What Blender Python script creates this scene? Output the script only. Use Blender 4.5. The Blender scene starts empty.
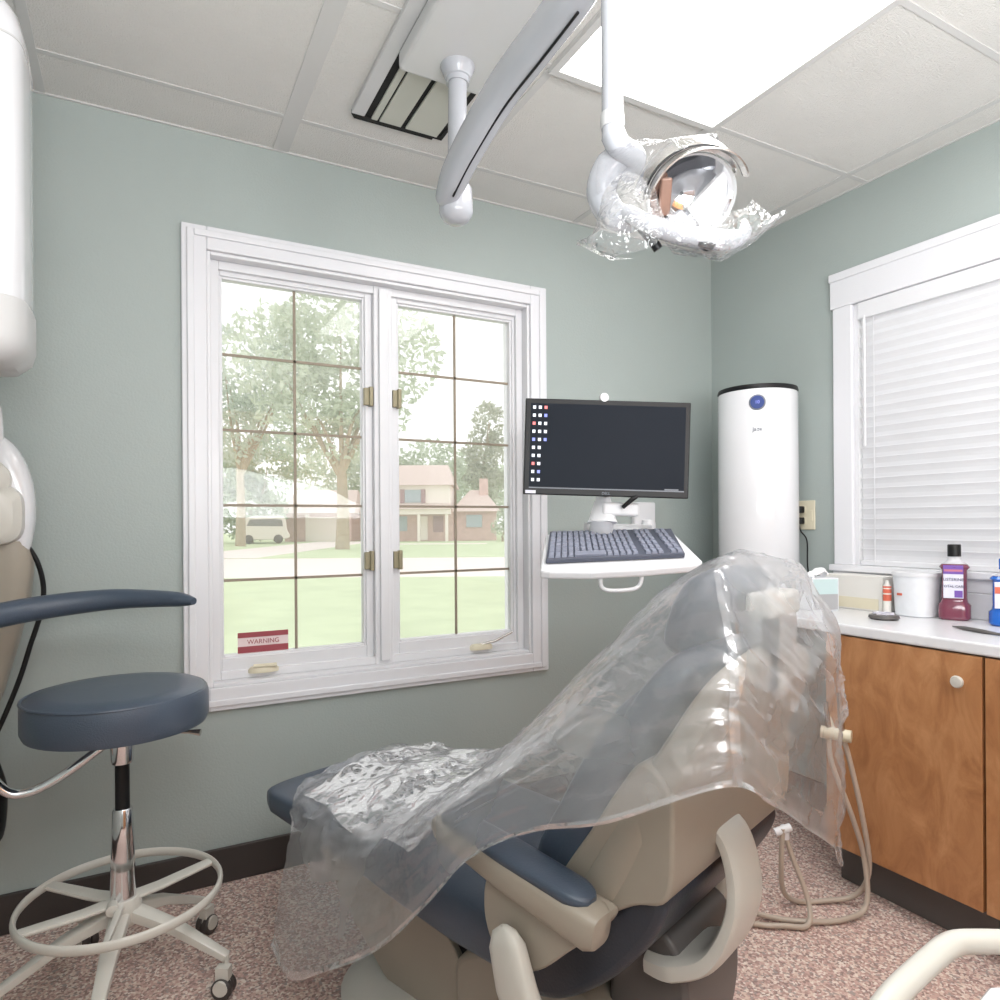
import bpy, bmesh, math, random
from mathutils import Vector, Matrix, noise
R = math.radians
C = bpy.context.scene.collection
rnd = random.Random(7)

# ------------------------------------------------------------------ materials
def mat(name, col, rough=.5, metal=0, spec=.5, var=0, vscale=6, bump=0, bscale=40, coat=0, trans=0, emit=None, estr=0, alpha=1):
    m = bpy.data.materials.new(name); m.use_nodes = True
    nt = m.node_tree; b = nt.nodes['Principled BSDF']
    b.inputs['Base Color'].default_value = (*col, 1)
    b.inputs['Roughness'].default_value = rough
    b.inputs['Metallic'].default_value = metal
    b.inputs['Specular IOR Level'].default_value = spec
    b.inputs['Coat Weight'].default_value = coat
    b.inputs['Transmission Weight'].default_value = trans
    b.inputs['Alpha'].default_value = alpha
    if emit: b.inputs['Emission Color'].default_value = (*emit, 1); b.inputs['Emission Strength'].default_value = estr
    tc = nt.nodes.new('ShaderNodeTexCoord')
    if var:
        n = nt.nodes.new('ShaderNodeTexNoise'); n.inputs['Scale'].default_value = vscale; n.inputs['Detail'].default_value = 5
        nt.links.new(tc.outputs['Object'], n.inputs['Vector'])
        r = nt.nodes.new('ShaderNodeValToRGB')
        r.color_ramp.elements[0].position = .3; r.color_ramp.elements[1].position = .7
        r.color_ramp.elements[0].color = (*[c*(1-var) for c in col], 1); r.color_ramp.elements[1].color = (*[min(1, c*(1+var)) for c in col], 1)
        nt.links.new(n.outputs['Fac'], r.inputs['Fac']); nt.links.new(r.outputs['Color'], b.inputs['Base Color'])
    if bump:
        n = nt.nodes.new('ShaderNodeTexNoise'); n.inputs['Scale'].default_value = bscale; n.inputs['Detail'].default_value = 4
        nt.links.new(tc.outputs['Object'], n.inputs['Vector'])
        u = nt.nodes.new('ShaderNodeBump'); u.inputs['Strength'].default_value = bump; u.inputs['Distance'].default_value = .01
        nt.links.new(n.outputs['Fac'], u.inputs['Height']); nt.links.new(u.outputs['Normal'], b.inputs['Normal'])
    return m
def S(r, g, b):
    f = lambda c: (c/255/12.92) if c/255 <= .04045 else ((c/255+.055)/1.055)**2.4
    return (f(r), f(g), f(b))
M = {}
M['wall'] = mat('sage_paint', S(168, 177, 174), .45, spec=.4, var=.03, vscale=2, bump=.12, bscale=160)
M['ceiling'] = mat('ceiling_tile', S(222, 220, 216), .9, var=.02, bump=.5, bscale=220)
M['tbar'] = mat('ceiling_grid_paint', S(206, 205, 203), .5, var=.01)
M['white'] = mat('white_trim_paint', S(228, 228, 232), .35, var=0)
M['vinyl'] = mat('white_vinyl', S(226, 226, 229), .3, var=.01)
M['white_plastic'] = mat('white_plastic', S(226, 226, 229), .28, var=.01)
M['white_enamel'] = mat('white_enamel', S(226, 226, 229), .15, var=.01, coat=.4)
M['grey_white'] = mat('grey_white_plastic', S(205, 205, 205), .35, var=.02)
M['rubber'] = mat('dark_rubber_base', S(62, 56, 54), .5, var=.06)
M['toekick'] = mat('grey_toe_kick_vinyl', S(92, 88, 86), .4, var=.04)
M['blue'] = mat('slate_blue_vinyl', S(72, 83, 98), .33, spec=.5, var=.05, vscale=9, bump=.12, bscale=300)
M['blue_dark'] = mat('dark_slate_vinyl', S(48, 53, 63), .4, var=.05, bump=.1, bscale=200)
M['beige'] = mat('warm_grey_plastic', S(160, 151, 138), .38, var=.02)
M['beige_light'] = mat('light_grey_enamel', S(204, 201, 193), .3, var=.02)
M['chrome'] = mat('chrome', (.78, .78, .8), .08, 1, var=.01)
M['steel'] = mat('brushed_steel', (.62, .6, .57), .25, 1, var=.05)
M['black'] = mat('black_plastic', (.010, .010, .011), .4, spec=.3, var=.1)
M['black_gap'] = mat('black_gap', (.008, .008, .007), .8, var=.1)
M['olive'] = mat('pale_grey_green_metal', S(196, 197, 186), .45, var=.02)
M['brass'] = mat('antique_brass', S(150, 142, 116), .4, .2, var=.05)
M['taupe'] = mat('taupe_grille', S(150, 138, 122), .6, var=.03)
M['lamp_enamel'] = mat('lamp_enamel', S(180, 182, 188), .18, var=.01, coat=.3)
M['counter'] = mat('white_laminate', S(226, 226, 229), .25, var=.015, vscale=60)
M['ivory'] = mat('ivory_plastic', S(222, 214, 190), .4, var=.01)
M['hose'] = mat('taupe_hose_rubber', S(186, 172, 158), .45, var=.03)
M['slat'] = mat('white_blind_slat', S(226, 226, 229), .4, var=.01)
M['keys'] = mat('grey_key_plastic', S(132, 136, 152), .5, var=.05)
M['keyboard'] = mat('dark_grey_key_tray', S(78, 82, 96), .5, var=.05)
M['screen'] = mat('dark_screen', S(24, 28, 35), .4, spec=.08, var=.05, emit=S(36, 42, 52), estr=.2)
M['icon_white'] = mat('white_icon', S(220, 225, 235), .4, var=.01, emit=S(220, 225, 235), estr=.5)
M['icon_red'] = mat('red_icon', S(215, 110, 110), .4, var=.01, emit=S(215, 110, 110), estr=.5)
M['icon_blue'] = mat('blue_icon', S(120, 130, 215), .4, var=.01, emit=S(120, 130, 215), estr=.5)
M['taskbar'] = mat('grey_taskbar', S(110, 114, 122), .4, var=.01)
M['navy'] = mat('navy_display', S(42, 62, 128), .25, var=.1)
M['ink'] = mat('grey_ink', S(110, 115, 125), .5, var=.01)
M['ink_dark'] = mat('dark_blue_ink', S(50, 46, 90), .5, var=.01)
M['sticker_red'] = mat('dark_red_print', S(158, 74, 82), .5, var=.02)
M['sticker_white'] = mat('pale_pink_print', S(232, 214, 214), .5, var=.02)
M['purple'] = mat('plum_mouthwash', S(122, 62, 80), .12, var=.08, coat=.5)
M['blue_liquid'] = mat('bright_blue_bottle', S(28, 98, 190), .15, var=.06, coat=.5)
M['label_white'] = mat('white_label', S(222, 220, 232), .5, var=.02)
M['label_purple'] = mat('violet_label_print', S(120, 84, 170), .5, var=.05)
M['label_pink'] = mat('pink_label_print', S(196, 120, 140), .5, var=.05)
M['orange'] = mat('orange_red_print', S(214, 106, 82), .5, var=.05)
M['aqua'] = mat('pale_aqua_card', S(196, 216, 216), .6, var=.03)
M['card_grey'] = mat('grey_card', S(170, 170, 172), .6, var=.03)
M['card_white'] = mat('white_card', S(228, 230, 234), .6, var=.04, vscale=30)
M['tissue'] = mat('tissue_paper', S(244, 244, 246), .9, var=.01)
M['cream'] = mat('cream_plastic', S(228, 225, 219), .4, var=.02)
M['clear'] = mat('frosted_clear_plastic', S(236, 236, 240), .3, var=.02, alpha=.55)
M['diffuser'] = mat('light_diffuser', (.9, .9, .9), .5, emit=(1, .985, .985), estr=5.0)
M['lens_amber'] = mat('amber_shield', S(128, 98, 84), .3, .1, var=.25, vscale=20)
# outdoors
M['grass'] = mat('lawn_grass', S(196, 208, 172), .95, spec=.1, var=.07, vscale=1.2)
M['road'] = mat('pale_asphalt', S(232, 222, 216), .9, spec=.1, var=.03, vscale=.5)
M['brick'] = mat('pink_brick', S(216, 186, 180), .9, spec=.1, var=.08, vscale=3)
M['siding'] = mat('cream_siding', S(246, 236, 230), .8, spec=.1, var=.02)
M['shingle'] = mat('tan_shingle', S(214, 196, 188), .9, spec=.1, var=.05, vscale=3)
M['shutter'] = mat('mauve_shutter', S(176, 148, 150), .8, var=.03)
M['house_glass'] = mat('house_glass', S(176, 186, 194), .3, var=.05)
M['bark'] = mat('tree_bark', S(176, 162, 142), .95, spec=.1, var=.12, vscale=3)
M['van'] = mat('pale_car_paint', S(226, 218, 210), .5, var=.03)
M['van_glass'] = mat('car_glass', S(128, 126, 124), .3, var=.1)
M['tyre'] = mat('tyre_rubber', S(96, 90, 86), .8, var=.1)
def leafmat(n, col):
    m = mat(n, col, .9, spec=.1, var=.22, vscale=.6)
    nt = m.node_tree; b = nt.nodes['Principled BSDF']; out = nt.nodes['Material Output']
    t = nt.nodes.new('ShaderNodeBsdfTranslucent'); t.inputs['Color'].default_value = (*col, 1)
    mx = nt.nodes.new('ShaderNodeMixShader'); mx.inputs[0].default_value = .45
    nt.links.new(b.outputs[0], mx.inputs[1]); nt.links.new(t.outputs[0], mx.inputs[2]); nt.links.new(mx.outputs[0], out.inputs['Surface'])
    return m
M['leaf'] = leafmat('light_green_leaf', S(206, 213, 196))
M['leaf_dark'] = leafmat('grey_green_leaf', S(178, 192, 166))
M['leaf_cool'] = leafmat('silver_green_leaf', S(200, 208, 196))
M['leaf_brown'] = leafmat('olive_needle', S(188, 190, 172))

def carpet():
    m = bpy.data.materials.new('speckled_carpet'); m.use_nodes = True; nt = m.node_tree; b = nt.nodes['Principled BSDF']
    b.inputs['Roughness'].default_value = 1; b.inputs['Specular IOR Level'].default_value = .1
    tc = nt.nodes.new('ShaderNodeTexCoord')
    v = nt.nodes.new('ShaderNodeTexVoronoi'); v.inputs['Scale'].default_value = 165
    nt.links.new(tc.outputs['Object'], v.inputs['Vector'])
    sep = nt.nodes.new('ShaderNodeSeparateColor'); nt.links.new(v.outputs['Color'], sep.inputs[0])
    r = nt.nodes.new('ShaderNodeValToRGB'); r.color_ramp.interpolation = 'CONSTANT'
    cols = [(0, S(160, 136, 130)), (.16, S(204, 172, 162)), (.42, S(220, 198, 186)), (.62, S(184, 154, 146)), (.76, S(232, 218, 208)), (.9, S(172, 158, 152))]
    e = r.color_ramp.elements; e[0].color = (*cols[0][1], 1); e[1].position = cols[1][0]; e[1].color = (*cols[1][1], 1)
    for p, c in cols[2:]:
        k = e.new(p); k.color = (*c, 1)
    nt.links.new(sep.outputs[0], r.inputs['Fac']); nt.links.new(r.outputs['Color'], b.inputs['Base Color'])
    u = nt.nodes.new('ShaderNodeBump'); u.inputs['Strength'].default_value = .5; u.inputs['Distance'].default_value = .004
    nt.links.new(sep.outputs[1], u.inputs['Height']); nt.links.new(u.outputs['Normal'], b.inputs['Normal'])
    return m
M['carpet'] = carpet()
def wood():
    m = bpy.data.materials.new('birch_veneer'); m.use_nodes = True; nt = m.node_tree; b = nt.nodes['Principled BSDF']
    b.inputs['Roughness'].default_value = .38
    tc = nt.nodes.new('ShaderNodeTexCoord'); mp = nt.nodes.new('ShaderNodeMapping'); mp.inputs['Scale'].default_value = (3, 7, 3.2)
    nt.links.new(tc.outputs['Object'], mp.inputs[0])
    n = nt.nodes.new('ShaderNodeTexNoise'); n.inputs['Scale'].default_value = 1.6; n.inputs['Detail'].default_value = 7; n.inputs['Roughness'].default_value = .62; n.inputs['Distortion'].default_value = 1.2
    nt.links.new(mp.outputs[0], n.inputs['Vector'])
    r = nt.nodes.new('ShaderNodeValToRGB'); e = r.color_ramp.elements
    e[0].position = .3; e[0].color = (*S(158, 106, 68), 1); e[1].position = .72; e[1].color = (*S(200, 148, 104), 1)
    k = e.new(.5); k.color = (*S(180, 127, 84), 1)
    nt.links.new(n.outputs['Fac'], r.inputs['Fac']); nt.links.new(r.outputs['Color'], b.inputs['Base Color'])
    return m
M['wood'] = wood()
def glass():
    m = bpy.data.materials.new('window_glass'); m.use_nodes = True; nt = m.node_tree; nt.nodes.clear()
    o = nt.nodes.new('ShaderNodeOutputMaterial'); t = nt.nodes.new('ShaderNodeBsdfTransparent'); g = nt.nodes.new('ShaderNodeBsdfGlossy'); g.inputs['Roughness'].default_value = .02
    d = nt.nodes.new('ShaderNodeBsdfTranslucent'); d.inputs['Color'].default_value = (.95, .96, .96, 1)
    f = nt.nodes.new('ShaderNodeFresnel'); f.inputs['IOR'].default_value = 1.35
    a = nt.nodes.new('ShaderNodeMixShader'); a.inputs[0].default_value = .10  # white translucent share mixed in as haze over the view
    b = nt.nodes.new('ShaderNodeMixShader')
    nt.links.new(t.outputs[0], a.inputs[1]); nt.links.new(d.outputs[0], a.inputs[2])
    nt.links.new(f.outputs[0], b.inputs[0]); nt.links.new(a.outputs[0], b.inputs[1]); nt.links.new(g.outputs[0], b.inputs[2]); nt.links.new(b.outputs[0], o.inputs['Surface'])
    return m
M['glass'] = glass()
def film(name, haze, scale=9., bstr=.6, gloss=.12):
    m = bpy.data.materials.new(name); m.use_nodes = True; nt = m.node_tree; nt.nodes.clear(); N = nt.nodes.new; L = nt.links.new
    o = N('ShaderNodeOutputMaterial'); t = N('ShaderNodeBsdfTransparent'); t.inputs['Color'].default_value = (.97, .97, .98, 1)
    d = N('ShaderNodeBsdfDiffuse'); d.inputs['Color'].default_value = (.95, .95, .97, 1)
    tl = N('ShaderNodeBsdfTranslucent'); tl.inputs['Color'].default_value = (.95, .95, .97, 1)
    g = N('ShaderNodeBsdfGlossy'); g.inputs['Roughness'].default_value = .13
    tc = N('ShaderNodeTexCoord')
    n = N('ShaderNodeTexNoise'); n.inputs['Scale'].default_value = scale; n.inputs['Detail'].default_value = 2; n.inputs['Distortion'].default_value = .6
    L(tc.outputs['Object'], n.inputs['Vector'])
    mr = N('ShaderNodeMapRange'); mr.inputs[1].default_value = .3; mr.inputs[2].default_value = .7; mr.inputs[3].default_value = haze-.07; mr.inputs[4].default_value = haze+.08; L(n.outputs['Fac'], mr.inputs[0])
    v = N('ShaderNodeTexVoronoi'); v.feature = 'DISTANCE_TO_EDGE'; v.inputs['Scale'].default_value = scale*3.2
    n2 = N('ShaderNodeTexNoise'); n2.inputs['Scale'].default_value = scale*1.5; n2.inputs['Detail'].default_value = 3; L(tc.outputs['Object'], n2.inputs['Vector'])
    ad = N('ShaderNodeVectorMath'); ad.operation = 'MULTIPLY_ADD'; ad.inputs[1].default_value = (.25, .25, .25); L(n2.outputs['Color'], ad.inputs[0]); L(tc.outputs['Object'], ad.inputs[2]); L(ad.outputs[0], v.inputs['Vector'])
    u = N('ShaderNodeBump'); u.inputs['Strength'].default_value = bstr; u.inputs['Distance'].default_value = .02; L(v.outputs['Distance'], u.inputs['Height'])
    for k in (tl, g): L(u.outputs['Normal'], k.inputs['Normal'])
    a = N('ShaderNodeMixShader'); a.inputs[0].default_value = .45; L(d.outputs[0], a.inputs[1]); L(tl.outputs[0], a.inputs[2])
    b = N('ShaderNodeMixShader'); L(mr.outputs[0], b.inputs[0]); L(t.outputs[0], b.inputs[1]); L(a.outputs[0], b.inputs[2])
    lw = N('ShaderNodeLayerWeight'); lw.inputs['Blend'].default_value = .35; L(u.outputs['Normal'], lw.inputs['Normal'])
    ml = N('ShaderNodeMath'); ml.operation = 'MULTIPLY_ADD'; ml.inputs[1].default_value = .4; ml.inputs[2].default_value = gloss; L(lw.outputs['Fresnel'], ml.inputs[0])
    c = N('ShaderNodeMixShader'); L(ml.outputs[0], c.inputs[0]); L(b.outputs[0], c.inputs[1]); L(g.outputs[0], c.inputs[2]); L(c.outputs[0], o.inputs['Surface'])
    return m
M['film'] = film('clear_barrier_film', .275, 4., .3, .10)
M['film2'] = film('clear_sleeve_film', .10, 9., .35, .07)

# ------------------------------------------------------------------ helpers
ROOT = {}
def BM(): return bmesh.new()
def obj(name, bm, m, parent=None, local=False, smooth=True, bevel=0, label=None, kind=None):
    if smooth:
        for f in bm.faces: f.smooth = True
    me = bpy.data.meshes.new(name)
    bmesh.ops.recalc_face_normals(bm, faces=bm.faces)
    bm.to_mesh(me); bm.free()
    me.materials.append(M[m] if isinstance(m, str) else m)
    o = bpy.data.objects.new(name, me); C.objects.link(o)
    if parent:
        Mr = ROOT.get(parent, Matrix()); ROOT[o] = Mr
        o.parent = parent
        if not local: me.transform(Mr.inverted())
    if bevel:
        b = o.modifiers.new('bevel', 'BEVEL'); b.width = bevel; b.segments = 3; b.limit_method = 'ANGLE'; b.angle_limit = R(38)
    if label: o['label'] = label
    if kind: o['kind'] = kind
    if smooth:
        try:
            for e in me.edges: pass
            me.set_sharp_from_angle(angle=R(38))
        except Exception: pass
    return o
_bpy_obj = obj
def thing(name, label, cat, loc=(0, 0, 0), rz=0, group=None):
    o = bpy.data.objects.new(name, None); C.objects.link(o); o.empty_display_size = .05
    o.location = loc; o.rotation_euler = (0, 0, rz); o['label'] = label; o['category'] = cat
    if group: o['group'] = group
    ROOT[o] = Matrix.Translation(loc) @ Matrix.Rotation(rz, 4, 'Z')
    return o
def struct(o): o['kind'] = 'structure'; return o
def tag(o, label, cat, group=None):
    o['label'] = label; o['category'] = cat
    if group: o['group'] = group
    return o
def origin(o, p):
    """move a single-mesh thing's origin to p"""
    o.data.transform(Matrix.Translation(-Vector(p))); o.location = p; return o

def box(bm, x0, x1, y0, y1, z0, z1, mtx=None):
    vs = [bm.verts.new((x, y, z)) for x in (x0, x1) for y in (y0, y1) for z in (z0, z1)]
    for q in ((0, 1, 3, 2), (4, 6, 7, 5), (0, 4, 5, 1), (2, 3, 7, 6), (0, 2, 6, 4), (1, 5, 7, 3)): bm.faces.new([vs[i] for i in q])
    if mtx: bmesh.ops.transform(bm, matrix=mtx, verts=vs)
    return bm
def rings(bm, rs, closed=False, cap=True):
    vv = [[bm.verts.new(p) for p in r] for r in rs]
    n = len(vv[0]); m = len(vv)
    for i in range(m if closed else m-1):
        a, b = vv[i], vv[(i+1) % m]
        for j in range(n):
            bm.faces.new((a[j], a[(j+1) % n], b[(j+1) % n], b[j]))
    if cap and not closed: bm.faces.new(vv[0][::-1]); bm.faces.new(vv[-1])
    return bm
def smoothpath(pts, k=8):
    pts = [Vector(p) for p in pts]; out = []
    for i in range(len(pts)-1):
        p0 = pts[max(i-1, 0)]; p1 = pts[i]; p2 = pts[i+1]; p3 = pts[min(i+2, len(pts)-1)]
        for j in range(k):
            t = j/k
            out.append(.5*((2*p1)+(p2-p0)*t+(2*p0-5*p1+4*p2-p3)*t*t+(3*p1-p0-3*p2+p3)*t*t*t))
    out.append(pts[-1]); return out
def interp(v, n):
    if not isinstance(v, (list, tuple)): return [v]*n
    out = []
    for i in range(n):
        t = i/(n-1)*(len(v)-1); k = min(int(t), len(v)-2); out.append(v[k]+(v[k+1]-v[k])*(t-k))
    return out
def tube(bm, pts, r, seg=14, smooth=0, r2=None, up=None, closed=False, ex=2.0):
    """sweep; r along side, r2 along 'up'; ex = superellipse exponent"""
    P = smoothpath(pts, smooth) if smooth else [Vector(p) for p in pts]
    if closed and smooth: P = P[:-1]
    n = len(P); rr = interp(r, n); rq = interp(r2, n) if r2 is not None else rr
    rs = []; u = Vector(up) if up else None; prev = None
    for i, p in enumerate(P):
        if closed: t = (P[(i+1) % n]-P[i-1]).normalized()
        else: t = (P[min(i+1, n-1)]-P[max(i-1, 0)]).normalized()
        if u: a = t.cross(u).normalized()
        else:
            if prev is None: h = Vector((0, 0, 1)) if abs(t.z) < .9 else Vector((1, 0, 0)); a = t.cross(h).normalized()
            else: a = (prev-t*prev.dot(t)).normalized()
        prev = a; b = a.cross(t).normalized()
        ring = []
        for k in range(seg):
            th = 2*math.pi*k/seg; c, s = math.cos(th), math.sin(th)
            c = math.copysign(abs(c)**(2/ex), c); s = math.copysign(abs(s)**(2/ex), s)
            ring.append(p+a*c*rr[i]+b*s*rq[i])
        rs.append(ring)
    return rings(bm, rs, closed=closed)
def lathe(bm, prof, c=(0, 0, 0), seg=32, mtx=None, ang=2*math.pi, sx=1, sy=1, cap=True):
    """profile (r,z) about z axis at c"""
    rs = []
    for r_, z in prof:
        rs.append([Vector((c[0]+sx*max(r_, 1e-4)*math.cos(2*math.pi*k/seg), c[1]+sy*max(r_, 1e-4)*math.sin(2*math.pi*k/seg), c[2]+z)) for k in range(seg)])
    if mtx: rs = [[mtx @ v for v in r_] for r_ in rs]
    return rings(bm, rs, cap=cap)
def rod(bm, a, b, r, seg=16): return tube(bm, [a, b], r, seg)
def prism(bm, poly, x0, x1, axis='x', mtx=None):
    """poly of (y,z) extruded on x (axis x); axis y: poly (x,z); axis z: poly (x,y)"""
    def P(a, b, t): return {'x': (t, a, b), 'y': (a, t, b), 'z': (a, b, t)}[axis]
    r0 = [Vector(P(a, b, x0)) for a, b in poly]; r1 = [Vector(P(a, b, x1)) for a, b in poly]
    if mtx: r0 = [mtx @ v for v in r0]; r1 = [mtx @ v for v in r1]
    return rings(bm, [r0, r1])
def smoothpoly(pts, k=6):
    n = len(pts); out = []
    P = [Vector((*p, 0)) for p in pts]
    for i in range(n):
        p0, p1, p2, p3 = P[i-1], P[i], P[(i+1) % n], P[(i+2) % n]
        for j in range(k):
            t = j/k; q = .5*((2*p1)+(p2-p0)*t+(2*p0-5*p1+4*p2-p3)*t*t+(3*p1-p0-3*p2+p3)*t*t*t)
            out.append((q.x, q.y))
    return out
def sell(hw, hh, ex=4, seg=28):
    o = []
    for k in range(seg):
        th = 2*math.pi*k/seg; c, s = math.cos(th), math.sin(th)
        o.append((hw*math.copysign(abs(c)**(2/ex), c), hh*math.copysign(abs(s)**(2/ex), s)))
    return o
def text(s, size, mtx, m, parent, name='lettering', ext=.0006, label=None):
    cu = bpy.data.curves.new(name, 'FONT'); cu.body = s; cu.size = size; cu.extrude = ext; cu.align_x = 'CENTER'; cu.align_y = 'CENTER'
    t = bpy.data.objects.new('t', cu)
    C.objects.link(t); dg = bpy.context.evaluated_depsgraph_get(); me = bpy.data.meshes.new_from_object(t.evaluated_get(dg)); bpy.data.objects.remove(t)
    bm = BM(); bm.from_mesh(me); bpy.data.meshes.remove(me)
    bmesh.ops.transform(bm, matrix=mtx, verts=bm.verts)
    return obj(name, bm, m, parent, smooth=False, label=label)
def frame_mtx(o, x, y):
    x = Vector(x).normalized(); z = x.cross(Vector(y)).normalized(); y = z.cross(x)
    m = Matrix((x, y, z)).transposed().to_4x4(); m.translation = Vector(o); return m

# ------------------------------------------------------------------ room
XL, XR, YF, YB, ZC = -.95, 2.427, -1.9, 2.39, 2.44
struct(obj('floor', box(BM(), XL-.15, XR+.15, YF-.15, YB+.15, -.1, 0), 'carpet', smooth=False))
def wall_hole(name, axis, a0, a1, t0, t1, h0, h1, z0, z1):
    bm = BM()
    def bx(p, q, za, zb):
        if axis == 'x': box(bm, p, q, t0, t1, za, zb)
        else: box(bm, t0, t1, p, q, za, zb)
    bx(a0, h0, 0, ZC+.1); bx(h1, a1, 0, ZC+.1); bx(h0, h1, 0, z0); bx(h0, h1, z1, ZC+.1)
    return struct(obj(name, bm, 'wall', smooth=False))
wall_hole('wall_back', 'x', XL, XR+.15, YB, YB+.15, .20, 1.405, .645, 2.06)
wall_hole('wall_right', 'y', YF, YB, XR, XR+.15, .38, 1.66, 1.0, 2.0)
struct(obj('wall_left', box(BM(), XL-.15, XL, YF-.15, YB+.15, 0, ZC+.1), 'wall', smooth=False))
wall_hole('wall_front', 'x', XL, XR+.15, YF-.15, YF, -.6, .3, .9, 2.05)  # unseen opening added in this wall to let in sky fill
for k_ in range(3):  # spots for the added cabinets behind the camera
    x_ = .75+k_*.5
    t_ = (x_, YF+.2, 0)
    WALLCABS = globals().setdefault('WALLCABS', []); WALLCABS.append(t_)
# ceiling: tiles and grid
bm = BM(); box(bm, XL-.15, XR+.15, YF-.15, YB+.15, ZC+.006, ZC+.1)
# leave the light panel openings by building the light below the tile plane
struct(obj('ceiling', bm, 'ceiling', smooth=False))
bm = BM()
gx = [-.85, -.25, .43, 1.03, 1.635, 2.31]; gy = [-1.4, -.8, -.2, .4, 1.0, 1.6, 2.18]
for i, x in enumerate(gx):
    w_ = .026 if abs(x-.43) < .01 else .012
    box(bm, x-w_, x+w_, YF, YB, ZC+.003, ZC+.012)
for y in gy: box(bm, XL, XR, y-.009, y+.009, ZC+.0035, ZC+.011)
struct(obj('trim_1', bm, 'tbar', smooth=False))
# wall angle at the ceiling
bm = BM(); box(bm, XL, XR, YB-.008, YB, ZC+.001, ZC+.012); box(bm, XR-.008, XR, YF, YB, ZC+.001, ZC+.012); struct(obj('trim_2', bm, 'tbar', smooth=False))
# baseboards
struct(obj('baseboard_back', box(BM(), XL, XR, YB-.012, YB, 0, .115), 'rubber', smooth=False, bevel=.004))
struct(obj('baseboard_right', box(BM(), XR-.012, XR, YF, YB-.012, 0, .115), 'rubber', smooth=False, bevel=.004))
struct(obj('baseboard_left', box(BM(), XL, XL+.012, YF, YB-.012, 0, .115), 'rubber', smooth=False, bevel=.004))
struct(obj('baseboard_front', box(BM(), XL+.012, XR-.012, YF, YF+.012, 0, .115), 'rubber', smooth=False, bevel=.004))

# ------------------------------------------------------------------ window 1
def rectframe(bm, x0, x1, z0, z1, w, y0, y1, wb=None, wt=None):
    wb = wb or w; wt = wt or w
    box(bm, x0, x0+w, y0, y1, z0, z1); box(bm, x1-w, x1, y0, y1, z0, z1)
    box(bm, x0+w, x1-w, y0, y1, z0, z0+wb); box(bm, x0+w, x1-w, y0, y1, z1-wt, z1)
w1 = bpy.data.objects.new('window_1', None); C.objects.link(w1); w1['kind'] = 'structure'; w1.location = (.80, YB, .565); ROOT[w1] = Matrix.Translation((.80, YB, .565))
bm = BM(); rectframe(bm, .12, 1.485, .565, 2.137, .075, YB-.018, YB)
rectframe(bm, .135, 1.470, .58, 2.122, .022, YB-.026, YB-.018)
obj('casing', bm, 'white', w1, smooth=False, bevel=.005)
bm = BM(); rectframe(bm, .195, 1.41, .64, 2.062, .012, YB-.006, YB+.15); rectframe(bm, .207, 1.398, .652, 2.05, .028, YB+.035, YB+.15)
box(bm, .765, .835, YB+.03, YB+.15, .65, 2.05)
box(bm, .782, .818, YB+.018, YB+.031, .665, 2.04)
obj('jamb_frame', bm, 'vinyl', w1, smooth=False, bevel=.003)
def sash(x0, x1, nm):
    bm = BM(); rectframe(bm, x0, x1, .672, 2.035, .028, YB+.052, YB+.10, wb=.05)
    rectframe(bm, x0+.026, x1-.026, .72, 2.009, .010, YB+.060, YB+.095)
    s = obj('sash', bm, 'vinyl', w1, smooth=False, bevel=.003)
    obj('pane', box(BM(), x0+.03, x1-.03, YB+.083, YB+.087, .724, 2.005), 'glass', s, smooth=False)
    bm = BM(); xm = (x0+x1)/2; ww = .0045
    box(bm, xm-ww, xm+ww, YB+.076, YB+.082, .722, 2.007)
    for k in range(1, 5):
        z = .725+k*1.28/5; box(bm, x0+.03, x1-.03, YB+.076, YB+.082, z-ww, z+ww)
    obj('muntins', bm, 'taupe', s, smooth=False, label='thin taupe grille bars')
    return s
s1 = sash(.212, .765, 1); s2 = sash(.835, 1.388, 2)
for s, x0 in ((s1, .745), (s2, .855)):
    for z in (1.64, 1.035):
        bm = BM(); box(bm, x0-.016, x0+.012, YB+.035, YB+.052, z-.032, z+.032); box(bm, x0+.002, x0+.016, YB+.026, YB+.05, z-.036, z+.036)
        obj('hinge_lock', bm, 'brass', s, smooth=False, bevel=.003, label='small antique brass latch')
for x, d in ((.37, 0), (1.20, 1)):
    bm = BM(); lathe(bm, [(0, 0), (.05, 0), (.05, .012), (.042, .02), (0, .022)], (x, YB+.035, .668), 20, sy=.45)
    c = obj('crank_base', bm, 'ivory', w1)
    if d: bm = tube(BM(), [(x, YB+.03, .688), (x+.05, YB+.01, .70), (x+.115, YB-.015, .735)], .005, 10)
    else: bm = tube(BM(), [(x-.035, YB+.02, .692), (x+.04, YB+.015, .692)], .007, 10)
    obj('crank_handle', bm, 'ivory' if d == 0 else 'steel', c)
# security sticker on the left pane
st = bpy.data.objects.new('window_sticker', None)
bm = box(BM(), .292, .460, YB+.0745, YB+.0755, .73, .80); sk = obj('warning_sticker', bm, 'sticker_white', w1, smooth=False, label='red and white sticker low on the left pane')
bm = BM(); box(bm, .292, .460, YB+.0735, YB+.0743, .782, .80); box(bm, .292, .460, YB+.0735, YB+.0743, .73, .752)
obj('red_bands', bm, 'sticker_red', sk, smooth=False)
text('WARNING', .022, frame_mtx((.376, YB+.0738, .766), (1, 0, 0), (0, 0, 1)), 'sticker_red', sk)
bpy.data.objects.remove(st)

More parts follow.
